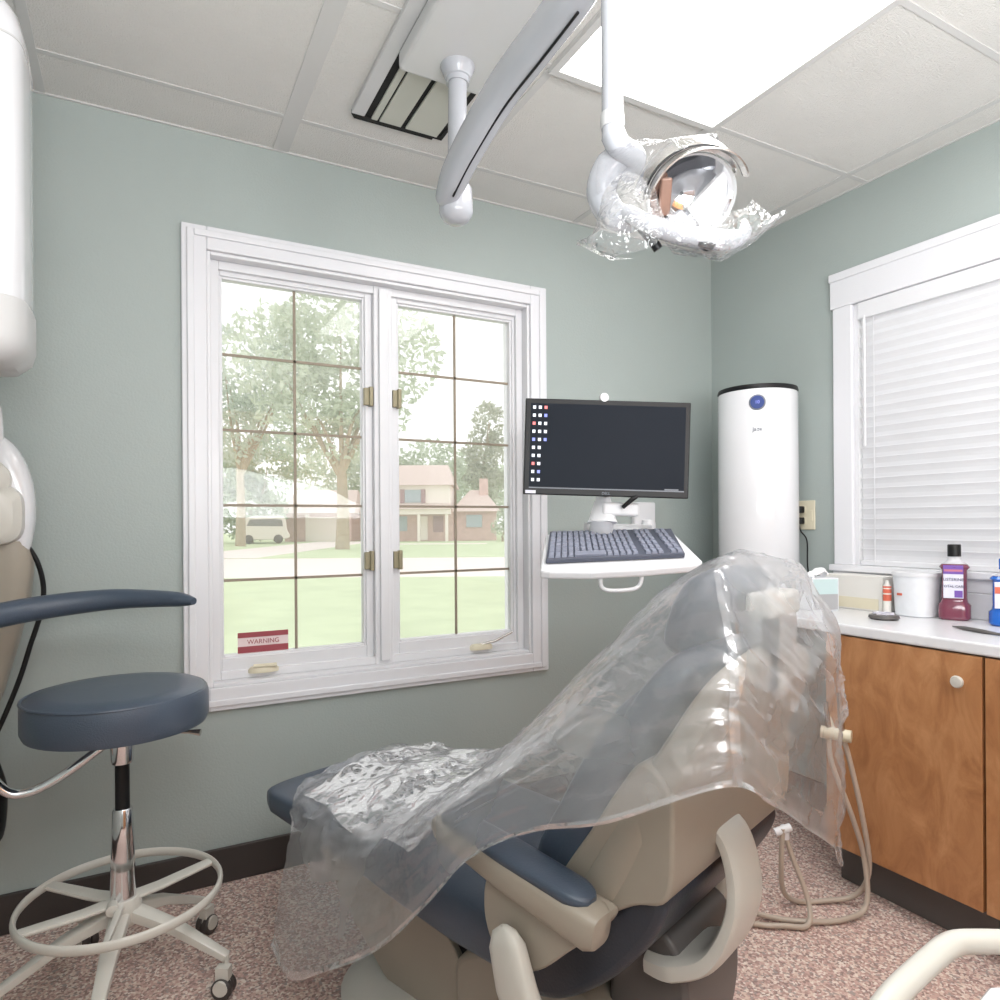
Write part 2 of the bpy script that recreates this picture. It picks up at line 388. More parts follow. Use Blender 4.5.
# ------------------------------------------------------------------ window 2 (right wall) and blind
w2 = bpy.data.objects.new('window_2', None); C.objects.link(w2); w2['kind'] = 'structure'; w2.location = (XR, 1.03, .96); ROOT[w2] = Matrix.Translation((XR, 1.03, .96))
bm = BM(); box(bm, XR-.02, XR, .22, 1.745, 2.0, 2.135); box(bm, XR-.026, XR, .22, 1.747, 2.105, 2.137); box(bm, XR-.018, XR, 1.655, 1.735, 1.0, 2.0); box(bm, XR-.018, XR, .30, .387, 1.0, 2.0)
box(bm, XR-.03, XR, .28, 1.75, .975, 1.0); box(bm, XR-.018, XR, .28, 1.74, .93, .975)
obj('casing', bm, 'white', w2, smooth=False, bevel=.004)
bm = BM(); box(bm, XR, XR+.15, 1.64, 1.66, 1.0, 2.0); box(bm, XR, XR+.15, .38, .40, 1.0, 2.0); box(bm, XR, XR+.15, .40, 1.64, 1.98, 2.0); box(bm, XR, XR+.15, .40, 1.64, 1.0, 1.01)
obj('jamb_frame', bm, 'vinyl', w2, smooth=False)
obj('pane', box(BM(), XR+.11, XR+.115, .40, 1.64, 1.01, 1.98), 'glass', w2, smooth=False)
bl = thing('window_blind', 'white horizontal slat blind closed over the window above the counter', 'blind', (XR+.005, 1.03, 1.0))
obj('headrail', box(BM(), XR-.012, XR+.035, .405, 1.635, 1.935, 1.998), 'slat', bl, smooth=False, bevel=.003)
bm = BM(); ns = 24; z0 = 1.022; pitch = (1.94-z0)/ns
for k in range(ns):
    z = z0+(k+.5)*pitch
    m_ = Matrix.Translation((XR+.010, 1.03, z)) @ Matrix.Rotation(R(-16), 4, 'Y')
    pr = [(-.0016, -.024), (.001, -.012), (.0022, 0), (.001, .012), (-.0016, .024), (.0006, .024), (.0032, .012), (.0044, 0), (.0032, -.012), (.0006, -.024)]
    rs = [[m_ @ Vector((a-.002, y, b)) for a, b in pr] for y in (-.62, .602)]
    rings(bm, rs)
obj('slats', bm, 'slat', bl, smooth=False)
obj('bottom_rail', box(BM(), XR-.004, XR+.022, .41, 1.632, 1.001, 1.02), 'slat', bl, smooth=False, bevel=.003)
for y in (1.575, 1.03): obj('ladder_cord', box(BM(), XR-.0055, XR-.004, y-.0015, y+.0015, 1.01, 1.94), 'slat', bl, smooth=False)
obj('tilt_wand', tube(BM(), [(XR-.022, 1.60, 1.94), (XR-.024, 1.598, 1.45)], .004, 8), 'white_plastic', bl)

# ------------------------------------------------------------------ ceiling lights
def ceiling_light(x0, x1, y0, y1, label, group=None):
    t = thing('ceiling_light', label, 'light', ((x0+x1)/2, (y0+y1)/2, ZC-.012), 0, group)
    bm = BM(); w_ = .022
    box(bm, x0, x0+w_, y0, y1, ZC-.010, ZC+.006); box(bm, x1-w_, x1, y0, y1, ZC-.010, ZC+.006); box(bm, x0+w_, x1-w_, y0, y0+w_, ZC-.010, ZC+.006); box(bm, x0+w_, x1-w_, y1-w_, y1, ZC-.010, ZC+.006)
    obj('frame', bm, 'tbar', t, smooth=False)
    obj('diffuser', box(BM(), x0+w_, x1-w_, y0+w_, y1-w_, ZC-.004, ZC+.004), 'diffuser', t, smooth=False)
ceiling_light(1.02, 1.645, .40, 1.61, 'bright white ceiling light panel above the dental lamp')
ceiling_light(-.25, .42, -1.4, -.2, 'white ceiling light panel behind the camera')  # unseen second panel, added to fill the room with light

# ------------------------------------------------------------------ recessed ceiling track
t = thing('ceiling_track', 'grey metal recess with dark slots in the ceiling around the dental lamp mount', 'track', (.73, 1.2, ZC-.02))
x0, x1, y0, y1 = .575, .885, .55, 2.06
bm = BM()
box(bm, x0+.004, x0+.045, y0, y1-.02, ZC-.012, ZC+.004); box(bm, x1-.012, x1+.012, y0, 1.55, ZC-.012, ZC+.004); 
obj('side_rail', bm, 'grey_white', t, smooth=False, bevel=.003)
obj('slot', box(BM(), x0+.045, x1, y0, y1, ZC-.003, ZC+.004), 'black_gap', t, smooth=False)
for a, b in ((x0+.068, x0+.088), (x0+.094, x0+.165), (x0+.180, x1-.022)):
    obj('cover_panel', box(BM(), a, b, y0+.01, y1-.014, ZC-.010, ZC-.003), 'olive', t, smooth=False, bevel=.002)
obj('end_plate', prism(BM(), [(x0+.006, y1-.02), (x0+.006, y1-.012), (x0+.02, y1+.008), (x0+.045, y1+.008), (x1-.03, y1+.008), (x1-.03, y1-.002), (x1, y1-.002), (x1, y1-.06), (x1-.012, y1-.06), (x1-.012, y1-.014), (x0+.045, y1-.014), (x0+.02, y1-.014), (x0+.008, y1-.025)], ZC-.008, ZC+.004, 'z'), 'black_gap', t, smooth=False)

# ------------------------------------------------------------------ dental lamp
dl = thing('dental_lamp', 'white ceiling mounted dental lamp on a long curved arm with a mirrored head', 'lamp', (.75, 1.63, ZC-.01))
bm = box(BM(), .615, .875, 1.18, 1.72, ZC-.062, ZC-.011); obj('ceiling_plate', bm, 'grey_white', dl, smooth=False, bevel=.012)
bm = lathe(BM(), [(0, .004), (.046, .004), (.046, -.008), (.040, -.020), (.034, -.034), (.03, -.036), (.03, -.05), (0, -.05)], (.75, 1.632, ZC-.058), 32); obj('flange', bm, 'lamp_enamel', dl)
bm = rod(BM(), (.75, 1.632, ZC-.09), (.735, 1.61, 2.03), .0245, 24); obj('drop_pole', bm, 'lamp_enamel', dl)
bm = lathe(BM(), [(0, .05), (.03, .048), (.042, .03), (.044, -.03), (.040, -.040), (.032, -.052), (.018, -.060), (.0, -.062)], (.728, 1.60, 2.005), 28); obj('lower_knuckle', bm, 'lamp_enamel', dl)
path = [(.696, 1.60, 2.0), (.694, 1.54, 2.028), (.696, 1.441, 2.068), (.702, 1.29, 2.112), (.703, 1.133, 2.123), (.698, 1.0, 2.125), (.692, .90, 2.14)]
arm = obj('arm', tube(BM(), path, [.024, .032, .032, .032, .032, .032, .028], 28, smooth=8, r2=[.026, .042, .044, .044, .042, .042, .036], up=(0, 0, 1), ex=2.6), 'lamp_enamel', dl)
gp = [Vector(p)+Vector((-.001, 0, -.0445)) for p in path]
obj('arm_seam', tube(BM(), gp[1:-1], .0028, 8, smooth=8), 'black', arm, label='thin dark seam line along the arm')
obj('upper_knuckle', lathe(BM(), [(0, .05), (.04, .045), (.046, .03), (.046, -.045), (.036, -.06), (0, -.06)], (.695, .895, 2.15), 28), 'lamp_enamel', dl)
dt = obj('drop_tube', rod(BM(), (.692, .897, 2.10), (.692, .897, 1.80), .0175, 22), 'lamp_enamel', dl)
obj('collar', lathe(BM(), [(0, -.012), (.019, -.012), (.0205, 0), (.019, .012), (0, .012)], (.692, .897, 1.83), 22), 'grey_white', dt)
# yoke
obj('yoke', tube(BM(), [(.692, .897, 1.81), (.705, .895, 1.79), (.74, .90, 1.782), (.745, .93, 1.77)], .02, 18, smooth=6), 'lamp_enamel', dl)
cam_r = Vector((math.cos(R(28)), -math.sin(R(28)), 0)); cam_f = Vector((math.sin(R(28)), math.cos(R(28)), 0)); UP = Vector((0, 0, 1))
hc = Vector((.805, .842, 1.712))
def HP(a, b, c=0): return hc+cam_r*a+UP*b+cam_f*c   # a right, b up, c away, in the lamp head's own upright frame
obj('yoke_elbow', tube(BM(), [HP(-.085, .085, .02), HP(-.125, .062, .03), HP(-.138, .02, .035), HP(-.12, -.02, .03), HP(-.085, -.035, .02)], [.02, .026, .026, .024, .02], 18, smooth=6), 'lamp_enamel', dl)
nrm = (-cam_f*.80-UP*.50+cam_r*.12).normalized()
ex_ = (cam_r*1+UP*.05); ex_ = (ex_-nrm*ex_.dot(nrm)).normalized(); ey_ = nrm.cross(ex_)
HM = Matrix((ex_, ey_, nrm)).transposed().to_4x4(); HM.translation = hc+cam_r*.002-UP*.004
# bowl: back housing and inner reflector
prof = [(.0, -.050), (.035, -.046), (.058, -.030), (.072, -.006), (.076, .012), (.074, .016), (.070, .010)]
obj('reflector_housing', lathe(BM(), [(r_, z) for r_, z in prof], (0, 0, 0), 40, HM, sx=1.0, sy=.86, cap=False), 'grey_white', dl)
bm = BM(); seg = 40
rr = [[HM @ Vector((r_*math.cos(2*math.pi*k/seg), .86*r_*math.sin(2*math.pi*k/seg), z)) for k in range(seg)] for r_, z in [(.0715, .012), (.063, -.004), (.048, -.022), (.025, -.034), (.004, -.038)]]
rings(bm, rr, cap=False)
obj('mirror_bowl', bm, 'chrome', dl, label='mirrored bowl of the lamp head')
bm = BM()
for a0, a1 in ((R(205), R(250)), (R(150), R(195))):
    for k in range(6):
        pass
box(bm, -.045, -.026, -.03, .028, -.024, -.012, HM); obj('amber_shield', bm, 'lens_amber', dl, smooth=False, bevel=.003)
# bulb shield triangle
bm = prism(BM(), [(.035, -.06), (.066, -.03), (.06, .04), (-.002, -.02)], -.012, .002, 'z', HM); obj('bulb_shield', bm, 'grey_white', dl, smooth=False, bevel=.002)
bm = prism(BM(), [(-.05, -.045), (-.01, -.02), (.03, -.062), (0, -.068)], -.014, .0, 'z', HM); obj('diffuser_plate', bm, 'lamp_enamel', dl, smooth=False, bevel=.002)
# visor band over the top
for ra, za, zt, mm, nm in ((.082, -.030, .020, 'chrome', 'visor'), (.0835, .021, .030, 'black', 'visor_gap'), (.081, .031, .062, 'steel', 'visor_rim')):
    bm = BM(); rs = []
    for k in range(29):
        a = R(22+k*(178-22)/28); c, s = math.cos(a), math.sin(a)
        e_ = .35+.65*math.sin(math.pi*k/28)**.5
        def q(r_, z): return HM @ Vector((r_*c, .88*r_*s, z))
        rs.append([q(ra, za), q(ra+.003, za), q(ra+.004, za+(zt-za)*e_), q(ra+.001, za+(zt-za)*e_)])
    rings(bm, rs); obj(nm, bm, mm, dl)
bm = BM(); rs = []
for k in range(33):
    a = R(28+k*(172-28)/32); c, s = math.cos(a), math.sin(a); e_ = math.sin(math.pi*k/32)**.6
    def q(r_, z): return HM @ Vector((r_*c, .86*r_*s, z))
    rs.append([q(.077, .016), q(.077+.011*e_, .020), q(.078+.024*e_, .004), q(.078+.024*e_, .001), q(.077+.011*e_, .017), q(.077, .013)])
rings(bm, rs); obj('visor_flange', bm, 'steel', dl, label='brushed metal brim over the mirror')
# lower cross bar with handle
obj('cross_bar', tube(BM(), [HP(-.10, -.03, 0), HP(-.075, -.062, -.03), HP(-.02, -.088, -.045), (HP(.04, -.098, -.05)), HP(.07, -.088, -.035), HP(.088, -.068, -.015), HP(.092, -.045, .0)], [.014, .018, .019, .018, .015, .011, .004], 18, smooth=6, r2=[.012, .015, .016, .016, .013, .010, .004], up=(0, 0, 1)), 'lamp_enamel', dl)
obj('switch', lathe(BM(), [(0, -.002), (.013, -.002), (.013, .004), (0, .006)], (0, 0, 0), 20, frame_mtx(HP(.012, -.108, -.058), cam_r, Vector((0, 0, 1))+cam_f*.5) @ Matrix.Scale(1, 4)), 'black', dl)
obj('side_grip', tube(BM(), [HP(-.09, -.05, -.01), HP(-.065, -.085, -.02), HP(-.055, -.10, -.02)], .008, 12, smooth=4), 'black', dl)

def patch(bm, grid, n=6, amp=.004, fs=30, seed=0):
    """Catmull-Rom interpolated patch with wrinkles"""
    rows = [smoothpath(r_, n) for r_ in grid]
    cols = list(zip(*rows)); cols = [smoothpath(list(c), n) for c in cols]
    W = len(cols); Hh = len(cols[0])
    P = [[cols[i][j] for i in range(W)] for j in range(Hh)]
    for j in range(Hh):
        for i in range(W):
            p = P[j][i]; q = p*fs+Vector((seed, seed, 0))
            v = noise.noise(q)*.6+(.5-abs(noise.noise(q*1.9+Vector((5, 1, 3)))))*.8
            v2 = noise.noise(q*.45+Vector((9, 2, 1)))
            a = P[min(j+1, Hh-1)][i]-P[max(j-1, 0)][i]; b = P[j][min(i+1, W-1)]-P[j][max(i-1, 0)]
            nn = a.cross(b)
            if nn.length > 1e-9: nn.normalize()
            P[j][i] = p+nn*amp*(v+v2*1.2)
    V = [[bm.verts.new(p) for p in r_] for r_ in P]
    for j in range(Hh-1):
        for i in range(W-1): bm.faces.new((V[j][i], V[j][i+1], V[j+1][i+1], V[j+1][i]))
    return bm
# loose film sleeve on the head
bm = BM()
patch(bm, [[HP(-.11, .03, -.02), HP(-.14, -.0, -.02), HP(-.15, -.03, 0), HP(-.13, -.03, .04)],
           [HP(-.07, -.0, -.04), HP(-.12, -.04, -.05), HP(-.165, -.075, -.01), HP(-.15, -.06, .04)],
           [HP(-.06, -.04, -.05), HP(-.10, -.075, -.05), HP(-.185, -.085, -.01), HP(-.14, -.085, .03)],
           [HP(-.05, -.07, -.05), HP(-.07, -.105, -.05), HP(-.13, -.11, -.01), HP(-.09, -.10, .02)]], 8, .004, 24, 3)
patch(bm, [[HP(-.05, -.06, -.07), HP(0, -.07, -.08), HP(.06, -.06, -.07), HP(.09, -.03, -.04)],
           [HP(-.06, -.09, -.06), HP(0, -.10, -.075), HP(.06, -.085, -.07), HP(.125, -.055, -.03)],
           [HP(-.05, -.105, -.05), HP(.01, -.118, -.07), HP(.05, -.115, -.06), HP(.15, -.042, -.02)],
           [HP(-.03, -.11, -.02), HP(.02, -.12, -.03), HP(.045, -.122, -.03), HP(.10, -.085, 0)]], 8, .0035, 24, 8)
patch(bm, [[HP(-.10, .09, 0), HP(-.06, .075, -.03), HP(-.01, .072, -.02), HP(.045, .062, -.01)],
           [HP(-.145, .06, 0), HP(-.09, .045, -.05), HP(-.04, .060, -.06), HP(.03, .070, -.05)],
           [HP(-.15, .0, 0), HP(-.10, .0, -.05), HP(-.06, .02, -.07), HP(-.03, .03, -.08)]], 8, .0035, 24, 5)
sl = obj('film_sleeve', bm, 'film2'); tag(sl, 'crinkled clear plastic film sleeve wrapped loosely around the dental lamp head', 'plastic cover'); origin(sl, HP(0, 0))

# ------------------------------------------------------------------ wall mounted x-ray unit at left
xr = thing('xray_unit', 'white wall mounted x-ray unit with rounded housing, at the left edge', 'x-ray unit', (-.5, 1.9, .3))
def rbox_z(secs, seg=32):
    """secs: (z, cx, cy, hw, hd, ex)"""
    return rings(BM(), [[Vector((cx+a, cy+b, z)) for a, b in sell(hw, hd, ex, seg)] for z, cx, cy, hw, hd, ex in secs])
X = -.335; Y = 1.80
obj('upper_housing', rbox_z([(1.615, X, Y, .125, .12, 5), (2.19, X, Y, .125, .12, 5), (2.20, X, Y, .125, .12, 5), (2.235, X-.005, Y, .123, .12, 4.5), (2.28, X-.018, Y, .108, .11, 4), (2.32, X-.05, Y, .075, .09, 3.5), (2.335, X-.07, Y, .04, .06, 3)]), 'white_enamel', xr)
obj('housing_seam', rbox_z([(2.176, X, Y, .1262, .1212, 5), (2.18, X, Y, .1262, .1212, 5)]), 'grey_white', xr)
obj('lower_cap', rbox_z([(1.505, X, Y, .07, .07, 3), (1.51, X, Y, .10, .10, 4), (1.535, X, Y, .122, .12, 5), (1.56, X, Y, .129, .124, 5), (1.64, X, Y, .129, .124, 5), (1.642, X, Y, .126, .12, 5)]), 'grey_white', xr)
obj('neck', tube(BM(), [(-.34, 1.90, 1.53), (-.34, 2.02, 1.50), (-.343, 2.18, 1.48), (-.345, 2.20, 1.36)], [.03, .022, .024, .03], 18, smooth=5), 'white_enamel', xr)
obj('pivot_housing', tube(BM(), [(-.44, 2.23, 1.40), (-.37, 2.23, 1.395), (-.325, 2.23, 1.36), (-.298, 2.23, 1.28), (-.293, 2.23, 1.19), (-.30, 2.23, 1.10)], [.03, .035, .04, .042, .042, .035], 22, smooth=6, r2=[.03, .04, .05, .05, .05, .04], up=(0, 1, 0), ex=3), 'white_enamel', xr)
obj('pivot_groove', tube(BM(), [(-.44, 2.175, 1.365), (-.37, 2.172, 1.355), (-.325, 2.172, 1.32), (-.30, 2.175, 1.24)], .008, 12, smooth=6), 'card_grey', xr)
obj('pivot_disc', lathe(BM(), [(0, -.03), (.05, -.03), (.058, -.02), (.058, .02), (.045, .03), (0, .032)], (0, 0, 0), 28, frame_mtx((-.355, 2.17, 1.29), (1, 0, 0), (0, 0, 1))), 'beige_light', xr)
obj('front_shell', rings(BM(), [[Vector((-.36+a, y_, 1.20+b)) for a, b in sell(w_, h_, 3.5, 28)] for y_, w_, h_ in ((2.135, .07, .06), (2.15, .088, .078), (2.20, .092, .082), (2.24, .085, .075))]), 'beige_light', xr)
obj('lower_body', rbox_z([(.60, -.41, 2.26, .04, .05, 4), (.72, -.385, 2.255, .055, .055, 4), (.86, -.360, 2.25, .068, .06, 4), (.98, -.342, 2.25, .076, .06, 4), (1.08, -.335, 2.24, .078, .06, 4), (1.13, -.34, 2.23, .07, .05, 4)]), 'beige', xr)
obj('power_cable', tube(BM(), [(-.272, 2.22, 1.12), (-.248, 2.23, 1.07), (-.236, 2.24, 1.0), (-.243, 2.24, .93), (-.268, 2.24, .84), (-.29, 2.24, .76), (-.325, 2.24, .66), (-.37, 2.24, .55)], .0065, 10, smooth=8), 'black', xr)
obj('wall_bracket', box(BM(), XL, -.36, 1.74, 1.86, 1.75, 1.95), 'white_plastic', xr, smooth=False, bevel=.01)
obj('lower_bracket', box(BM(), XL, -.40, 2.23, 2.29, .70, .78), 'beige', xr, smooth=False, bevel=.01)
# something black hanging below, on the same bracket
obj('foot_switch_pouch', tube(BM(), [(-.40, 2.25, .70), (-.37, 2.22, .56), (-.358, 2.20, .47), (-.362, 2.20, .36), (-.39, 2.20, .32)], [.02, .03, .045, .04, .02], 14, smooth=5), 'black', xr, label='black pouch hanging at the bottom')

# ------------------------------------------------------------------ assistant stool
sx, sy = -.043, 1.948
so = thing('assistant_stool', 'blue round assistant stool with padded arm rest and grey foot ring', 'stool', (sx, sy, 0))
sr = .207
prof = [(0, -.002), (sr-.035, -.002), (sr-.006, .006), (sr, .02), (sr, .075), (sr-.004, .088), (sr-.018, .097), (sr-.06, .101), (0, .104)]
seat = obj('seat', lathe(BM(), prof, (sx-.006, sy, .664), 56), 'blue', so)
obj('seat_piping', tube(BM(), [(sx-.01+(sr-.006)*math.cos(k*math.pi/24), sy+(sr-.006)*math.sin(k*math.pi/24), .753) for k in range(48)], .004, 8, closed=True), 'blue', seat)
obj('seat_plate', box(BM(), sx-.09, sx+.09, sy-.09, sy+.09, .648, .667), 'black', so, smooth=False, bevel=.004)
obj('upper_sleeve', lathe(BM(), [(0, 0), (.024, 0), (.026, .01), (.029, .07), (.029, .075), (0, .075)], (sx, sy, .575), 24), 'chrome', so)
obj('gas_lift', rod(BM(), (sx, sy, .43), (sx, sy, .58), .0165, 20), 'black', so)
obj('lower_sleeve', lathe(BM(), [(0, 0), (.029, 0), (.029, .04), (.026, .15), (.0235, .225), (.021, .23), (0, .23)], (sx, sy, .232), 24), 'chrome', so)
obj('height_lever', tube(BM(), [(sx+.05, sy-.03, .655), (sx+.15, sy-.07, .648), (sx+.175, sy-.08, .645)], [.005, .005, .009], 8), 'steel', so)
rz_ = .243; rrad = .226
ring = obj('foot_ring', tube(BM(), [(sx+rrad*math.cos(k*math.pi/32), sy+rrad*math.sin(k*math.pi/32), rz_) for k in range(64)], .0065, 12, closed=True, r2=.012, up=(0, 0, 1)), 'beige_light', so)
for a in (20, 140, 200, 262):
    c, s = math.cos(R(a)), math.sin(R(a))
    w_ = .02 if a != 262 else .008
    obj('ring_spoke', tube(BM(), [(sx+.02*c, sy+.02*s, .232), (sx+.09*c, sy+.09*s, .232), (sx+(rrad-.004)*c, sy+(rrad-.004)*s, rz_)], [w_*1.1, w_, w_*.8], 10, r2=.006, up=(0, 0, 1), ex=4), 'beige_light', ring)
obj('ring_knob', lathe(BM(), [(0, -.02), (.012, -.02), (.014, 0), (.014, .012), (0, .016)], (0, 0, 0), 16, frame_mtx((sx-.022, sy-.045, .235), (1, 0, 0), (0, 0, 1))), 'beige_light', ring)
hub = obj('hub', lathe(BM(), [(0, -.045), (.034, -.045), (.042, -.03), (.042, .01), (.036, .02), (0, .02)], (sx, sy, .218), 24), 'beige_light', so)
for k in range(5):
    a = R(-30+72*k); c, s = math.cos(a), math.sin(a); L_ = .262
    leg = obj('leg', tube(BM(), [(sx+.02*c, sy+.02*s, .203), (sx+.13*c, sy+.13*s, .165), (sx+L_*c, sy+L_*s, .092)], [.024, .02, .013], 12, r2=[.018, .013, .010], up=(0, 0, 1), ex=4), 'beige_light', so)
    cx_, cy_ = sx+L_*c, sy+L_*s
    px_, py_ = cx_+.016*s, cy_-.016*c
    bm = BM(); lathe(bm, [(0, -.021), (.022, -.021), (.026, -.016), (.026, -.004), (.02, 0), (.026, .004), (.026, .016), (.022, .021), (0, .021)], (0, 0, 0), 22, frame_mtx((px_, py_, .028), (c, s, 0), (0, 0, 1)))
    cas = obj('caster', bm, 'rubber', leg)
    bm = BM(); box(bm, -.016, .016, -.012, .012, 0, .03, Matrix.Translation((px_, py_, .048)) @ Matrix.Rotation(a, 4, 'Z')); rod(bm, (cx_, cy_, .07), (cx_, cy_, .10), .007, 10)
    lathe(bm, [(0, -.023), (.018, -.023), (.019, -.018), (.019, .018), (.018, .023), (0, .023)], (0, 0, 0), 18, frame_mtx((px_, py_, .034), (c, s, 0), (0, 0, 1)))
    obj('caster_hood', bm, 'beige_light', leg)
pad = obj('arm_pad', tube(BM(), [(.122, 1.925, .972), (.09, 1.96, .975), (.03, 2.01, .976), (-.06, 2.06, .975), (-.16, 2.075, .968), (-.26, 2.055, .958), (-.34, 1.99, .948), (-.39, 1.90, .942), (-.40, 1.82, .94)], [.010, .024, .026, .028, .03, .03, .03, .028, .012], 20, smooth=8, r2=[.009, .019, .023, .027, .03, .031, .03, .028, .012], up=(0, 0, 1)), 'blue', so, label='curved slate blue padded arm rest')
obj('arm_bracket', tube(BM(), [(-.34, 1.97, .93), (-.348, 1.96, .76), (-.328, 1.955, .63), (-.288, 1.95, .553), (-.24, 1.95, .537), (-.17, 1.95, .565), (-.07, 1.95, .632)], .011, 14, smooth=8, r2=.015, up=(0, 1, 0)), 'chrome', so)
obj('bracket_clamp', box(BM(), -.375, -.325, 1.93, 1.985, .90, .955), 'black', so, smooth=False, bevel=.008)

# ------------------------------------------------------------------ monitor, arm and keyboard tray
wm = thing('monitor_mount', 'white wall mounted swing arm and keyboard tray under the monitor', 'wall arm', (1.95, YB, 1.15))
obj('wall_plate', box(BM(), 1.93, 2.05, YB-.03, YB, 1.08, 1.26), 'white_plastic', wm, smooth=False, bevel=.008)
obj('rear_arm', tube(BM(), [(1.99, YB-.05, 1.145), (1.50, 1.98, 1.15), (1.26, 1.76, 1.155)], .022, 16, r2=.016, up=(0, 0, 1), ex=4), 'white_plastic', wm)
obj('arm_pivot', lathe(BM(), [(0, -.02), (.03, -.02), (.032, .015), (.028, .035), (0, .037)], (1.99, YB-.05, 1.145), 24), 'white_plastic', wm)
mr = Vector((.883, -.469, 0)); mn = Vector((-.469, -.883, 0)); up_t = Vector((0, 0, 1))
mc = Vector((1.19, 1.577, 1.383))
# monitor orientation from the two edges
mrx = Vector((.42, -.2235, -.017)).normalized()
obj('monitor_post', tube(BM(), [mc-mn*.06+Vector((.0, 0, -.06)), mc-mn*.062+Vector((-.005, 0, -.16)), mc-mn*.05+Vector((-.01, 0, -.215))], [.03, .03, .045], 16, smooth=4, r2=[.014, .014, .02], up=(0, 0, 1)), 'white_plastic', wm)
obj('tilt_head', box(BM(), -.05, .06, -.02, .02, -.02, .02, frame_mtx(mc-mn*.055+Vector((.035, -.02, -.175)), mrx, mn)), 'white_plastic', wm, smooth=False, bevel=.008)
obj('tilt_lever', tube(BM(), [mc-mn*.02+Vector((.04, -.025, -.17)), mc+mn*.0+Vector((.065, -.035, -.145)), mc+mn*.0+Vector((.075, -.04, -.14))], [.006, .007, .005], 10), 'black', wm)
# tray
fl = Vector((.938, 1.54, 1.048)); fr = Vector((1.375, 1.385, 1.062)); bl_ = Vector((1.085, 1.743, 1.140)); br = Vector((1.455, 1.60, 1.146))
TX = (fr-fl).normalized(); TY = ((bl_+br)/2-(fl+fr)/2); TL = TY.length; TY.normalize(); TN = TX.cross(TY).normalized()
def TP(u, v, h=0):  # u 0..1 left-right, v 0..1 front-back
    a = fl.lerp(fr, u); b = bl_.lerp(br, u); return a.lerp(b, v)+TN*h
bm = BM()
out = []
for u, v in [(.0, .0), (.06, -.04), (.3, -.10), (.6, -.10), (.94, -.05), (1.0, .03), (1.0, 1), (.0, 1)]: out.append((u, v))
rings(bm, [[TP(u, v, -.03) for u, v in out], [TP(u, v, -.004) for u, v in out]])
tray = obj('keyboard_shelf', bm, 'white_plastic', wm, smooth=False, bevel=.008)
bm = tube(BM(), [TP(.36, -.05, -.03), TP(.37, -.07, -.055), TP(.42, -.09, -.065), TP(.55, -.09, -.065), TP(.60, -.07, -.055), TP(.61, -.05, -.03)], .006, 10, smooth=4); obj('pull_handle', bm, 'white_plastic', tray)
obj('mount_neck', tube(BM(), [TP(.42, .9, -.02), mc-mn*.05+Vector((-.01, 0, -.20))], .035, 16, r2=.02, up=(0, 0, 1)), 'white_plastic', wm)
obj('joint_link', tube(BM(), [TP(.6, .95, -.02), TP(.75, .98, -.012), (1.26, 1.77, 1.152)], .02, 14), 'white_plastic', wm)
kb = thing('keyboard', 'dark grey computer keyboard on the white tray under the monitor', 'keyboard', TP(.45, .4, 0))
bm = BM(); rings(bm, [[TP(u, v, h) for u, v in ((.03, .12), (.90, .12), (.97, .92), (.03, .92))] for h in (-.002, .012)]); obj('key_base', bm, 'keyboard', kb, smooth=False, bevel=.003)
bm = BM()
for rI in range(6):
    v0 = .15+rI*.125
    cols = 21
    for c_ in range(cols):
        if rI == 0 and 4 <= c_ <= 8: continue
        if c_ in (14, 18) : continue
        u0 = .045+c_*.0405+v0*0.01*(c_/cols); u1 = u0+.033
        r0 = [TP(a, b, .0122) for a, b in ((u0, v0), (u1, v0), (u1, v0+.10), (u0, v0+.10))]
        cc = sum(r0, Vector())/4; r1 = [cc+(p-cc)*.8+TN*.006 for p in r0]; rings(bm, [r0, r1])
rings(bm, [[TP(a, b, h) for a, b in ((.045+4*.0405, .15), (.045+9*.0405-.007, .15), (.045+9*.0405-.007, .25), (.045+4*.0405, .25))] for h in (.0122, .018)])
obj('keys', bm, 'keys', kb, smooth=False)
# monitor
mo = thing('monitor', 'flat black computer monitor with dark desktop screen on the white wall arm', 'monitor', mc)
MU = mn.cross(mrx).normalized()
if MU.z < 0: MU = -MU
MM = frame_mtx(mc, mrx, MU)   # z toward viewer
if (MM.to_3x3() @ Vector((0, 0, 1))).dot(mn) < 0: print('monitor frame flipped')
hw, hh = .2385, .1385
bm = box(BM(), -hw, hw, -hh, hh, -.022, 0, MM); obj('bezel', bm, 'black', mo, smooth=False, bevel=.003)
obj('back_shell', rings(BM(), [[MM @ Vector((x*a, y*a, z)) for x, y in ((-hw, -hh), (hw, -hh), (hw, hh), (-hw, hh))] for a, z in ((.98, -.02), (.7, -.045), (.6, -.055))]), 'black', mo, smooth=False, bevel=.004)
scr = obj('screen', box(BM(), -hw+.016, hw-.014, -hh+.018, hh-.014, -.001, .0006, MM), 'screen', mo, smooth=False)
bw, br_, bb = BM(), BM(), BM()
for ci, nrow in ((0, 10), (1, 10), (2, 5)):
    for rI in range(nrow):
        x = -hw+.026+ci*.0165; y = hh-.026-rI*.0232
        b_ = bw
        if (ci, rI) in ((2, 0), (0, 2), (0, 7)): b_ = br_
        if (ci, rI) in ((2, 4), (1, 8), (0, 4), (2, 1)): b_ = bb
        s_ = .0042
        obj('desktop_icon', box(BM(), x-s_, x+s_, y-s_, y+s_*1.1, .0006, .0012, MM), {id(bw): 'icon_white', id(br_): 'icon_red', id(bb): 'icon_blue'}[id(b_)], scr, smooth=False)
bm = BM(); box(bm, -hw+.016, hw-.014, -hh+.018, -hh+.0215, .0006, .001, MM); box(bm, hw-.07, hw-.03, -hh+.022, -hh+.026, .0006, .001, MM); obj('taskbar', bm, 'taskbar', scr, smooth=False)
